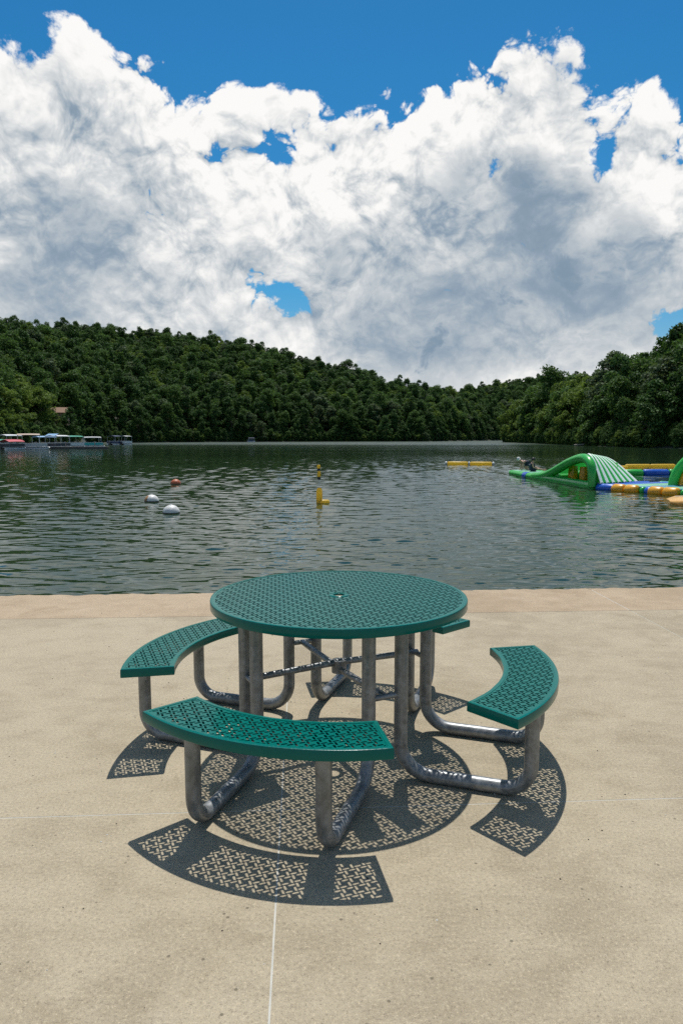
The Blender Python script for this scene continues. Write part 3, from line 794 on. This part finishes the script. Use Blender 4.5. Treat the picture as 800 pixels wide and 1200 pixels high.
# ---- inflatable slide
S0 = Vector((11.62, 32.3, WATER)); AX = Vector((-0.05, 0.9987, 0)); LX = Vector((0.9987, 0.05, 0))
slide = empty('inflatable_slide', S0)
def sl(s, t, z): return AX*s + LX*t + Vector((0, 0, z))
crest = [(-0.05, 0.12), (-0.02, 0.55), (0.08, 0.98), (0.35, 1.26), (0.8, 1.39), (1.3, 1.40), (2.0, 1.30), (3.0, 1.10), (4.0, 0.84), (5.0, 0.58), (6.0, 0.36), (7.0, 0.22), (8.2, 0.14)]
def curve(pts, n=4):
    """Catmull-Rom through the points"""
    out = []
    for i in range(len(pts)-1):
        p0, p1, p2, p3 = [Vector(pts[max(0, min(len(pts)-1, i+k))]) for k in (-1, 0, 1, 2)]
        for j in range(n):
            t = j/n; out.append(0.5*((2*p1) + (p2-p0)*t + (2*p0-5*p1+4*p2-p3)*t*t + (3*p1-p0-3*p2+p3)*t**3))
    return out + [Vector(pts[-1])]
left = curve([sl(s, 0, z) for s, z in crest]); 
b = MB(); b.sweep(left, [0.20 + 0.03*min(1, i/30) for i in range(len(left))], 14); b.build('arch_tube', M['v_green'], slide, smooth=60)
rightp = curve([sl(s, 1.75, z) for s, z in [(2.3, 0.85), (3.0, 0.84), (4.0, 0.68), (5.0, 0.50), (6.0, 0.32), (7.0, 0.20), (8.2, 0.12)]])
b = MB(); b.sweep(rightp, 0.22, 12); b.build('arch_tube', M['v_green'], slide, smooth=60)
b = MB(); b.sweep(curve([sl(-0.1, 0.02, 0.12), sl(2, 0, 0.12), sl(4, 0, 0.11), sl(6, 0, 0.10), sl(8.3, 0, 0.10)]), 0.24, 14); b.build('base_tube', M['v_green'], slide, smooth=60)
RL, RR = sl(0.75, 0.05, 1.60), sl(2.4, 1.28, 1.42)            # ridge of the slide
FL, FR = sl(-0.45, 0.22, 0.30), sl(1.05, 2.72, 0.28)          # foot
def slide_pt(u, v):
    a = RL.lerp(RR, u); f = FL.lerp(FR, u); p_ = a.lerp(f, v)
    p_.z = a.z + (f.z - a.z)*(v**1.55) + 0.16*math.sin(math.pi*v)*(1-v); return p_
NS = 13
for k in range(NS):
    u0, u1 = k/NS, (k+1)/NS; m_ = 'v_green' if k % 2 else 'v_white'
    rows_ = [[slide_pt(u0+(u1-u0)*j/4, i/14) + Vector((0, 0, 0.045*math.sin(math.pi*j/4))) for j in range(5)] for i in range(15)]
    under = [[p_ + Vector((0.02, 0.03, -0.09)) for p_ in (r_[0], r_[4])] for r_ in rows_]
    b = MB(); b.grid(rows_); b.grid(under); b.build('slide_stripe', M[m_], slide, smooth=60)
ridge_l = curve([sl(s, 0, z) for s, z in crest[4:]], 4); ridge_r = curve([sl(s, 1.55, z) for s, z in [(1.9, 1.25), (2.4, 1.22), (2.9, 1.12), (3.4, 1.0), (4.0, 0.84), (5.0, 0.58), (6.0, 0.36), (7.0, 0.22), (8.2, 0.14)]], 4)
n_ = min(len(ridge_l), len(ridge_r))
b = MB(); b.grid([[ridge_l[i].lerp(ridge_r[i], j/6) + Vector((0, 0, 0.14+0.05*math.sin(math.pi*j/6))) for j in range(7)] for i in range(n_)]); b.build('climbing_face', M['v_green'], slide, smooth=60)
b = MB(); b.grid([[sl(s, 1.75, z*k/3) for k in range(4)] for s, z in [(1.2, 1.2), (2.0, 1.15), (3.0, 0.98), (4.0, 0.76), (5.0, 0.54), (6.0, 0.34), (8.0, 0.14)]]); b.build('side_wall', M['v_green'], slide, smooth=60)  # wall added on the far side to keep the inside dark
for s in (2.75, 4.25):
    b = MB(); b.lathe([(0.001, -0.05), (0.24, 0.0), (0.25, 0.3), (0.25, 0.62), (0.22, 0.92), (0.001, 0.95)], 18, sl(s, 0.75, 0.0)); b.build('inner_pillar', M['v_orange'], slide, smooth=50)
tag(slide, 'green inflatable hump slide with white striped chute and open arched side', 'inflatable')

# ---- runway at the far end of the slide, where two people sit
run = empty('inflatable_runway', S0 + AX*8.3)
def rn(s, t, z): return AX*s + LX*t + Vector((0, 0, z))
b = MB(); b.grid([[rn(5.0*i/8, -0.1+1.9*j/8, 0.24+0.05*math.sin(math.pi*j/8)) for j in range(9)] for i in range(9)]); b.build('mat', M['v_pale'], run, smooth=60)
for t in (0.0, 1.7):
    b = MB(); b.sweep([rn(-0.05, t, 0.09), rn(0.8, t, 0.09), rn(2.5, t, 0.09), rn(4.4, t, 0.10), rn(4.9, t*0.85+0.12, 0.12)], [0.20, 0.21, 0.21, 0.20, 0.13], 14); b.build('side_tube', M['v_green'], run, smooth=60)
b = MB(); b.sweep([rn(0.95, 0, 0.09), rn(1.15, 0, 0.09), rn(1.45, 0, 0.09), rn(1.65, 0, 0.09)], [0.225, 0.235, 0.235, 0.225], 14); b.build('blue_band', M['v_blue'], run, smooth=60)
b = MB(); b.sweep([rn(0.35, 1.0, 0.33), rn(0.4, 1.25, 0.36), rn(0.4, 1.6, 0.33)], [0.05, 0.09, 0.05], 10); b.build('grip', M['v_orange'], run, smooth=60)
tag(run, 'flat green inflatable runway with a blue band, two people sitting on its end', 'inflatable')

# ---- platform in front of the slide, edged with bumpers
A_, B_, C_, D_ = Vector((11.78, 32.15, WATER)), Vector((14.25, 27.95, WATER)), Vector((19.5, 29.6, WATER)), Vector((15.6, 34.0, WATER))
plat = empty('inflatable_platform', A_)
stripes = [('v_blue', 0, 0.10), ('v_pale', 0.10, 0.36), ('v_cyan', 0.36, 0.52), ('v_pale', 0.52, 0.70), ('v_cyan', 0.70, 1.0)]
for m_, t0, t1 in stripes:
    rows_ = []
    for i in range(7):
        t = t0 + (t1-t0)*i/6; p_, q_ = A_.lerp(B_, t), D_.lerp(C_, t)
        rows_.append([p_.lerp(q_, j/8) - A_ + Vector((0, 0, 0.22 + 0.05*math.sin(math.pi*i/6))) for j in range(9)])
    b = MB(); b.grid(rows_); b.build('deck_strip', M[m_], plat, smooth=60)
def along(px):
    best = min(range(0, 1001), key=lambda k: abs(400 + FPX*A_.lerp(B_, k/1000).x/A_.lerp(B_, k/1000).y - px)); return best/1000
for m_, x0, x1, r in (('v_blue', 697, 719.5, 0.21), ('v_orange', 720, 734.5, 0.25), ('v_orange', 735, 750, 0.25), ('v_green', 750, 755, 0.20), ('v_blue', 755, 763.5, 0.20), ('v_orange', 763, 779.5, 0.25), ('v_orange', 780, 798, 0.26), ('v_green', 798, 803, 0.21), ('v_blue', 803, 812, 0.21)):
    u, w = A_.lerp(B_, along(x0)) - A_, A_.lerp(B_, along(x1)) - A_
    b = MB(); L = (w-u).length; f = min(0.10/L, 0.3); up_ = Vector((-0.05 if m_ == 'v_orange' else 0.06, 0, 0.08))
    b.sweep([u+up_, u.lerp(w, f*0.3)+up_, u.lerp(w, f)+up_, u.lerp(w, 0.5)+up_, u.lerp(w, 1-f)+up_, u.lerp(w, 1-f*0.3)+up_, w+up_], [r*0.45, r*0.82, r, r*1.02, r, r*0.82, r*0.45], 14); b.build('bumper', M[m_], plat, smooth=50)
b = MB(); b.sweep([D_-A_+Vector((0, 0, 0.08)), C_-A_+Vector((0, 0, 0.08))], 0.2, 12); b.build('bumper', M['v_green'], plat, smooth=50)
b = MB(); b.sweep([A_.lerp(D_, 0.02)-A_+Vector((0, 0.05, 0.10)), A_.lerp(D_, 0.8)-A_+Vector((0, 0.05, 0.10))], 0.2, 12); b.build('bumper', M['v_blue'], plat, smooth=50)
tag(plat, 'striped inflatable platform edged with orange and blue bumpers, running off the right side', 'inflatable')

# ---- arch at the right edge
ac = Vector((px_at(836, 30.6), 30.6, WATER)); arch = empty('inflatable_arch', ac, R(-27))
for rr_, tr_, m_, y_ in ((1.62, 0.21, 'v_green', 0.0), (1.62, 0.21, 'v_green', 1.1), (1.26, 0.19, 'v_orange', 0.12), (1.26, 0.19, 'v_orange', 0.98)):
    b = MB(); b.sweep([(rr_*math.cos(math.pi*k/24), y_, 0.15+rr_*1.03*math.sin(math.pi*k/24)) for k in range(25)], tr_, 14, up=(0, 1, 0)); b.build('arch_tube', M[m_], arch, smooth=60)
b = MB(); b.grid([[(1.5*math.cos(math.pi*k/24), 0.1+0.9*j/3, 0.15+1.5*1.03*math.sin(math.pi*k/24)) for j in range(4)] for k in range(25)]); b.build('arch_cover', M['v_green'], arch, smooth=60)
for k in (3, 6):
    b = MB(); b.sweep([(-1.3+0.0*k, 0.15, 0.12+0.16*k), (0, 0.12, 0.14+0.16*k), (1.3, 0.15, 0.12+0.16*k)], 0.13, 10); b.build('cross_tube', M['v_orange'], arch, smooth=60)
tag(arch, 'tall green inflatable arch with orange inner tubes cut by the right edge', 'inflatable')

# ---- tan mat nearest the walkway
mp = at(782, 590); mat_ = empty('inflatable_mat', mp + Vector((0, 0.0, 0)), R(-14))
m = MB(); rows_ = []
for i in range(13):
    x = 4.6*i/12; hw = 1.25*min(1, (i+0.35)/2.2)**0.55; h = 0.27*min(1, (i+0.6)/1.4)
    rows_.append([(x, math.cos(a)*hw + 0.1, 0.06 + math.copysign(abs(math.sin(a))**0.5, math.sin(a))*h*0.72) for a in [2*math.pi*k/24 for k in range(25)]])
m.grid(rows_); m.add(rows_[0][:-1], [tuple(range(24))]); m.add(rows_[-1][:-1], [tuple(range(23, -1, -1))]); m.build('mat', M['v_tan'], mat_, smooth=50)
b = MB(); b.sweep([(0.25, 0.1, 0.26), (2.3, 0.1, 0.29), (4.5, 0.1, 0.28)], 0.012, 6); b.build('seam', M['v_white'], mat_, smooth=50)
tag(mat_, 'tan-orange inflatable mat lowest at the right edge, nearest the walkway', 'inflatable')
M['skin'] = plain('skin', (0.46, 0.25, 0.16), 0.5, var=0.08); M['navy'] = plain('navy_cloth', (0.012, 0.022, 0.045), 0.8, var=0.3, scale=20)
M['hair'] = plain('dark_hair', (0.012, 0.010, 0.009), 0.6); M['cap'] = plain('white_cap', (0.62, 0.60, 0.57), 0.8); M['cloth_w'] = plain('white_cloth', (0.6, 0.6, 0.6), 0.8)
def figure(loc, rz, scale, J, label, top, hairm, hat, shorts):
    """J: joint positions; one continuous skinned body, clothes and hair as parts"""
    e = empty('person', loc, rz); e.scale = (scale,)*3
    names = list(J); J = dict(J)
    for s in 'lr': J['mid'+s] = tuple(Vector(J['hip'+s]).lerp(Vector(J['kne'+s]), 0.55))
    E_ = [('pelvis', 'belly'), ('belly', 'chest'), ('chest', 'neck'), ('neck', 'chin'), ('chin', 'head')]
    for s in 'lr':
        E_ += [('chest', 'sho'+s), ('sho'+s, 'elb'+s), ('elb'+s, 'wri'+s), ('wri'+s, 'han'+s), ('pelvis', 'hip'+s), ('hip'+s, 'kne'+s), ('kne'+s, 'ank'+s), ('ank'+s, 'toe'+s)]
    rad = dict(pelvis=0.135, belly=0.125, chest=0.15, neck=0.055, chin=0.075, head=0.105, sho=0.062, elb=0.045, wri=0.03, han=0.038, hip=0.092, mid=0.078, kne=0.062, ank=0.04, toe=0.038)
    def skinned(name, keys, edges, grow, mat, parent):
        me = bpy.data.meshes.new(name); me.from_pydata([J[k] for k in keys], [(keys.index(a), keys.index(c)) for a, c in edges], [])
        me.materials.append(mat); o = link(bpy.data.objects.new(name, me), parent)
        sk = o.modifiers.new('skin', 'SKIN'); sk.use_smooth_shade = True
        for i, k in enumerate(keys):
            r_ = rad[k] if k in rad else rad[k[:3]]; o.data.skin_vertices[0].data[i].radius = (r_*grow, r_*grow); o.data.skin_vertices[0].data[i].use_root = (i == 0)
        sb = o.modifiers.new('sub', 'SUBSURF'); sb.levels = 2; sb.render_levels = 2
        return o
    skinned('body', names, E_, 1.0, M['skin'], e)
    if top: skinned('shirt', ['belly', 'chest', 'shol', 'shor', 'pelvis'], [('belly', 'chest'), ('chest', 'shol'), ('chest', 'shor'), ('belly', 'pelvis')], 1.30, top, e)
    skinned('shorts', ['pelvis', 'hipl', 'hipr', 'midl', 'midr'], [('pelvis', 'hipl'), ('pelvis', 'hipr'), ('hipl', 'midl'), ('hipr', 'midr')], 1.22, shorts, e)
    h = Vector(J['head']); b = MB(); up_ = (h - Vector(J['chin'])).normalized()
    prof = [(0.128*math.sin(math.pi*k/10), -0.128*math.cos(math.pi*k/10)) for k in range(3, 11)]
    b.lathe(prof, 16); o = b.build('cap' if hat else 'hair', hairm, e, smooth=60); o.location = h + up_*0.035; o.rotation_euler = up_.to_track_quat('Z', 'Y').to_euler()
    if hat:
        b = MB(); b.grid([[(0.10+0.09*i/3, -0.09+0.18*j/6, -0.02-0.01*i) for j in range(7)] for i in range(4)]); b.build('peak', hairm, o, smooth=60)
    return tag(e, label, 'person', 'people on the inflatable runway')
# bending forward on hands and knees, head to the left
J1 = dict(pelvis=(0.10, 0, 0.52), belly=(-0.02, 0, 0.58), chest=(-0.20, 0, 0.60), neck=(-0.34, 0, 0.66), chin=(-0.40, 0, 0.69), head=(-0.46, 0, 0.76),
          shol=(-0.22, 0.19, 0.58), elbl=(-0.26, 0.22, 0.32), wril=(-0.30, 0.20, 0.09), hanl=(-0.38, 0.20, 0.04), shor=(-0.22, -0.19, 0.58), elbr=(-0.24, -0.23, 0.32), wrir=(-0.26, -0.22, 0.09), hanr=(-0.34, -0.22, 0.04),
          hipl=(0.12, 0.10, 0.48), knel=(0.02, 0.13, 0.08), ankl=(0.40, 0.13, 0.06), toel=(0.54, 0.13, 0.05), hipr=(0.12, -0.10, 0.48), kner=(0.06, -0.13, 0.08), ankr=(0.45, -0.13, 0.06), toer=(0.58, -0.13, 0.05))
pp = S0 + AX*8.3
figure(pp + rn(3.95, 0.75, 0.285), R(0), 0.95, J1, 'person in dark clothes and a white cap on hands and knees on the runway', M['navy'], M['cap'], True, M['navy'])
# sitting with legs stretched to the right, leaning on the arms
J2 = dict(pelvis=(0, 0, 0.13), belly=(-0.03, 0, 0.28), chest=(-0.04, 0, 0.46), neck=(0.0, 0, 0.62), chin=(0.04, 0, 0.67), head=(0.05, 0, 0.76),
          shol=(-0.04, 0.19, 0.50), elbl=(0.10, 0.24, 0.30), wril=(0.30, 0.18, 0.28), hanl=(0.38, 0.15, 0.27), shor=(-0.04, -0.19, 0.50), elbr=(0.02, -0.25, 0.27), wrir=(0.22, -0.20, 0.22), hanr=(0.30, -0.18, 0.22),
          hipl=(0.05, 0.10, 0.11), knel=(0.42, 0.13, 0.20), ankl=(0.80, 0.13, 0.06), toel=(0.86, 0.13, 0.16), hipr=(0.05, -0.10, 0.11), kner=(0.44, -0.12, 0.18), ankr=(0.82, -0.12, 0.06), toer=(0.88, -0.12, 0.16))
figure(pp + rn(2.75, 0.80, 0.285), R(0), 0.95, J2, 'dark-haired person sitting with legs stretched out on the runway', M['navy'], M['hair'], False, M['navy'])

# ------------------------------------------------------------ boats at the left shore
M['alu'] = plain('boat_aluminium', (0.55, 0.56, 0.56), 0.4, metal=0.2); M['seatv'] = plain('boat_seat', (0.50, 0.47, 0.42), 0.6)
def tone(n, c, r=0.6): M[n] = plain(n, c, r, var=0.15, scale=2.0); return M[n]
for n_, c_ in (('canvas_white', (0.55, 0.55, 0.53)), ('canvas_green', (0.02, 0.28, 0.17)), ('canvas_red', (0.42, 0.02, 0.035)), ('canvas_tan', (0.48, 0.36, 0.26)),
               ('canvas_blue', (0.22, 0.38, 0.55)), ('canvas_navy', (0.02, 0.035, 0.09)), ('canvas_grey', (0.40, 0.40, 0.38)),
               ('panel_grey', (0.50, 0.51, 0.51)), ('panel_dark', (0.06, 0.06, 0.065)), ('panel_teal', (0.05, 0.42, 0.40)), ('panel_white', (0.75, 0.75, 0.73)), ('panel_navy', (0.03, 0.05, 0.12))): tone(n_, c_)
def pontoon(px, Y, rz, L, canvas, panel_, label, Hc=2.6, Wd=2.5, dome=0.09, span=(0.12, 0.9), flap=None):
    e = empty('pontoon_boat', (px_at(px, Y), Y, WATER), rz)
    for s in (-1, 1):
        b = MB(); y_ = s*Wd*0.36
        b.sweep([(-L/2, y_, 0.12), (-L/2+0.1, y_, 0.12), (L/2-0.8, y_, 0.12), (L/2-0.3, y_, 0.22), (L/2, y_, 0.36)], [0.22, 0.30, 0.30, 0.22, 0.06], 10); b.build('pontoon', M['alu'], e, smooth=50)
    b = MB(); b.box(-L/2, L/2-0.25, -Wd/2, Wd/2, 0.42, 0.52); b.build('deck', M['alu'], e)
    for (x0, x1, y0, y1) in ((-L/2+0.35, L/2-0.5, -Wd/2+0.03, -Wd/2+0.09), (-L/2+0.35, L/2-0.5, Wd/2-0.09, Wd/2-0.03), (L/2-0.56, L/2-0.5, -Wd/2+0.1, Wd/2-0.1), (-L/2+0.35, -L/2+0.41, -Wd/2+0.1, Wd/2-0.8)):
        b = MB(); b.box(x0, x1, y0, y1, 0.56, 1.14); o = b.build('side_panel', M[panel_], e)
        b = MB(); b.box(x0-0.02, x1+0.02, y0-0.02, y1+0.02, 1.15, 1.21); b.build('rail', M['alu'], o)
    x0, x1 = -L/2 + L*span[0], -L/2 + L*span[1]
    for x in (x0+0.08, x1-0.08):
        for s in (-1, 1):
            b = MB(); b.sweep([(x, s*(Wd/2-0.06), 0.52), (x, s*(Wd/2-0.06), Hc)], 0.035, 6); b.build('canopy_post', M['alu'], e)
    m = MB(); n = 8
    topr = [[(x0+(x1-x0)*i/4, -Wd/2 + Wd*j/n, Hc + dome*Wd*math.sin(math.pi*j/n) + 0.04*math.sin(math.pi*i/4)) for j in range(n+1)] for i in range(5)]
    lowr = [[(p_[0], p_[1], p_[2]-0.10) for p_ in r_] for r_ in topr]
    m.grid(topr); m.grid(lowr)
    for a_, c_ in ((topr[0], lowr[0]), (topr[-1], lowr[-1]), ([r_[0] for r_ in topr], [r_[0] for r_ in lowr]), ([r_[-1] for r_ in topr], [r_[-1] for r_ in lowr])): m.grid([a_, c_])
    m.build('canopy', M[canvas], e, smooth=40)
    for (x, w_) in ((-L*0.22, 0.9), (L*0.2, 1.0)):
        for s in (-1, 1):
            b = MB(); b.box(x-w_/2, x+w_/2, s*Wd*0.3-0.26, s*Wd*0.3+0.26, 0.53, 0.95); b.box(x-w_/2, x-w_/2+0.16, s*Wd*0.3-0.26, s*Wd*0.3+0.26, 0.95, 1.35); b.build('seat', M['seatv'], e)
    b = MB(); b.box(-L/2-0.35, -L/2+0.02, -0.2, 0.2, 0.45, 1.05); b.box(-L/2-0.2, -L/2-0.08, -0.07, 0.07, -0.4, 0.45); b.build('outboard_motor', M['panel_dark'], e)
    if flap:
        b = MB(); b.add([(x0, -Wd/2, Hc+0.04), (x0, Wd/2, Hc+0.04), (x0+1.2, Wd/2, Hc+0.5), (x0+1.2, -Wd/2, Hc+0.5), (x0, -Wd/2, Hc+0.10), (x0, Wd/2, Hc+0.10), (x0+1.2, Wd/2, Hc+0.56), (x0+1.2, -Wd/2, Hc+0.56)], [(0, 1, 2, 3), (7, 6, 5, 4), (0, 4, 5, 1), (1, 5, 6, 2), (2, 6, 7, 3), (3, 7, 4, 0)]); b.build('awning_flap', M[flap], e)
    return tag(e, label, 'boat', 'pontoon boats moored at the left shore')
pontoon(-1, 140, R(80), 6.0, 'canvas_green', 'panel_grey', 'boat with a bright green canopy cut by the left edge', Hc=1.75, Wd=2.6)
pontoon(13, 152, R(75), 6.2, 'canvas_white', 'panel_grey', 'boat with a white canopy rising behind the red canopy', Hc=2.75, Wd=2.9)
pontoon(16, 138, R(70), 5.2, 'canvas_red', 'panel_dark', 'boat with a low domed red canopy', Hc=1.55, Wd=2.6, dome=0.16)
pontoon(40, 143, R(24), 6.6, 'canvas_tan', 'panel_grey', 'long grey boat with a tan canopy, right of the red canopy', Hc=2.90, span=(0.08, 0.72))
pontoon(54, 152, R(60), 5.8, 'canvas_blue', 'panel_grey', 'boat with a pale blue canopy between tan and white canopies', Hc=2.45, Wd=2.4)
pontoon(69.5, 151, R(72), 6.2, 'canvas_white', 'panel_dark', 'dark boat with a white canopy and a raised light blue flap', Hc=2.62, Wd=2.6, flap='canvas_blue')
pontoon(87, 160, R(68), 6.0, 'canvas_green', 'panel_white', 'white-sided boat with a dark green canopy', Hc=2.55, Wd=2.3)
pontoon(109.5, 166, R(33), 5.6, 'canvas_grey', 'panel_teal', 'teal-sided boat with a grey canopy, last of the near row', Hc=2.35, Wd=2.1, span=(0.15, 0.85))
pontoon(136, 222, R(82), 6.0, 'canvas_navy', 'panel_navy', 'boat with a navy canopy moored apart farther out', Hc=2.7, Wd=2.7)
pontoon(148.5, 226, R(84), 6.0, 'canvas_grey', 'panel_white', 'pale boat farthest right of the moored boats', Hc=2.7, Wd=2.5)
pontoon(295, 356, R(15), 4.0, 'canvas_navy', 'panel_navy', 'tiny dark blue boat under the trees on the far shore', Hc=2.0, Wd=2.0)
# dock they lie at
M['plank'] = plain('dock_wood', (0.21, 0.19, 0.16), 0.85, var=0.35, scale=3)
dk = empty('floating_dock', (px_at(45, 148), 147.2, WATER), R(6))
b = MB(); b.box(-14, 15, -0.8, 0.8, 0.32, 0.44); b.build('deck', M['plank'], dk)
b = MB(); b.box(-13.8, 14.8, -0.7, 0.7, -0.2, 0.32); b.build('float', M['panel_dark'], dk)
for x in (-12, -6, 0, 6, 12):
    b = MB(); b.sweep([(x, 0.86, -0.8), (x, 0.86, 1.5)], 0.09, 8); b.build('mooring_post', M['plank'], dk)
tag(dk, 'low grey floating dock behind the moored boats', 'dock')
# house among the trees
M['siding'] = plain('house_siding', (0.42, 0.27, 0.17), 0.8, var=0.15); M['roof'] = plain('house_roof', (0.24, 0.14, 0.085), 0.85, var=0.25); M['pane'] = plain('window_pane', (0.02, 0.025, 0.03), 0.1)
hp = Vector((px_at(70.5, 283), 283, float(hill_height(np.array([px_at(70.5, 283)]), np.array([283.0]))[0])))
hs_ = empty('house', hp, R(12))
b = MB(); b.box(-4.2, 4.2, -3.2, 3.2, -2.0, 3.2); b.add([(-4.2, -3.2, 3.2), (-4.2, 3.2, 3.2), (-4.2, 0, 5.0), (4.2, -3.2, 3.2), (4.2, 3.2, 3.2), (4.2, 0, 5.0)], [(0, 1, 2), (5, 4, 3)]); b.build('wall', M['siding'], hs_)
b = MB(); b.add([(-4.7, -3.8, 2.95), (4.7, -3.8, 2.95), (4.7, 0, 5.15), (-4.7, 0, 5.15), (-4.7, 3.8, 2.95), (4.7, 3.8, 2.95), (-4.7, -3.8, 3.15), (4.7, -3.8, 3.15), (4.7, 0, 5.35), (-4.7, 0, 5.35), (-4.7, 3.8, 3.15), (4.7, 3.8, 3.15)],
      [(0, 3, 2, 1), (3, 4, 5, 2), (6, 7, 8, 9), (9, 8, 11, 10), (0, 1, 7, 6), (4, 10, 11, 5), (0, 6, 9, 3), (3, 9, 10, 4), (1, 2, 8, 7), (2, 5, 11, 8)]); b.build('roof', M['roof'], hs_)
for x in (-2.6, 0, 2.6):
    b = MB(); b.box(x-0.55, x+0.55, -3.27, -3.22, 0.9, 2.3); w_ = b.build('window', M['canvas_white'], hs_); b = MB(); b.box(x-0.45, x+0.45, -3.30, -3.275, 1.0, 2.2); b.build('pane', M['pane'], w_)
tag(hs_, 'brown house half hidden among trees above the boats', 'house')
# fallen trunks on the right shore
def log_(pts, r, label):
    e = empty('fallen_log', pts[0]); b = MB(); P_ = [Vector(q)-Vector(pts[0]) for q in pts]; b.sweep(P_, [r, r*0.85, r*0.6], 8); b.build('log', M['driftwood'], e, smooth=50)
    b = MB(); b.sweep([P_[1], P_[1]+Vector((0.6, -0.3, 0.9))], [r*0.4, r*0.1], 6); b.build('branch', M['driftwood'], e, smooth=50); tag(e, label, 'log')
M['driftwood'] = plain('driftwood', (0.24, 0.22, 0.18), 0.9, var=0.3, scale=4)
log_([(px_at(672, 205), 205.5, WATER+0.15), (px_at(682, 202), 202, WATER+0.35), (px_at(694, 201), 201, WATER+0.2)], 0.22, 'pale fallen trunk lying at the foot of the right-hand wooded shore')

# ------------------------------------------------------------ grit on the concrete
m = MB(); rs = random.Random(3)
for k in range(150):
    y_ = rs.uniform(1.2, 6.0); x_ = rs.uniform(-0.52, 0.52)*y_*1.05; s_ = rs.uniform(0.0015, 0.0045)*(0.7+0.12*y_); a0 = rs.uniform(0, 6.28)
    vs_ = [(x_+s_*rs.uniform(0.6, 1.2)*math.cos(a0+i*1.257), y_+s_*rs.uniform(0.5, 1.1)*math.sin(a0+i*1.257), 0.0006) for i in range(5)] + [(x_, y_, s_*0.9)]
    m.add(vs_, [(i, (i+1) % 5, 5) for i in range(5)], 0 if rs.random() < 0.72 else 1)
M['grit'] = plain('dark_grit', (0.030, 0.024, 0.018), 0.9); M['chip'] = plain('pale_chip', (0.66, 0.64, 0.58), 0.8)
tag(m.build('grit', [M['grit'], M['chip']]), kind='stuff')
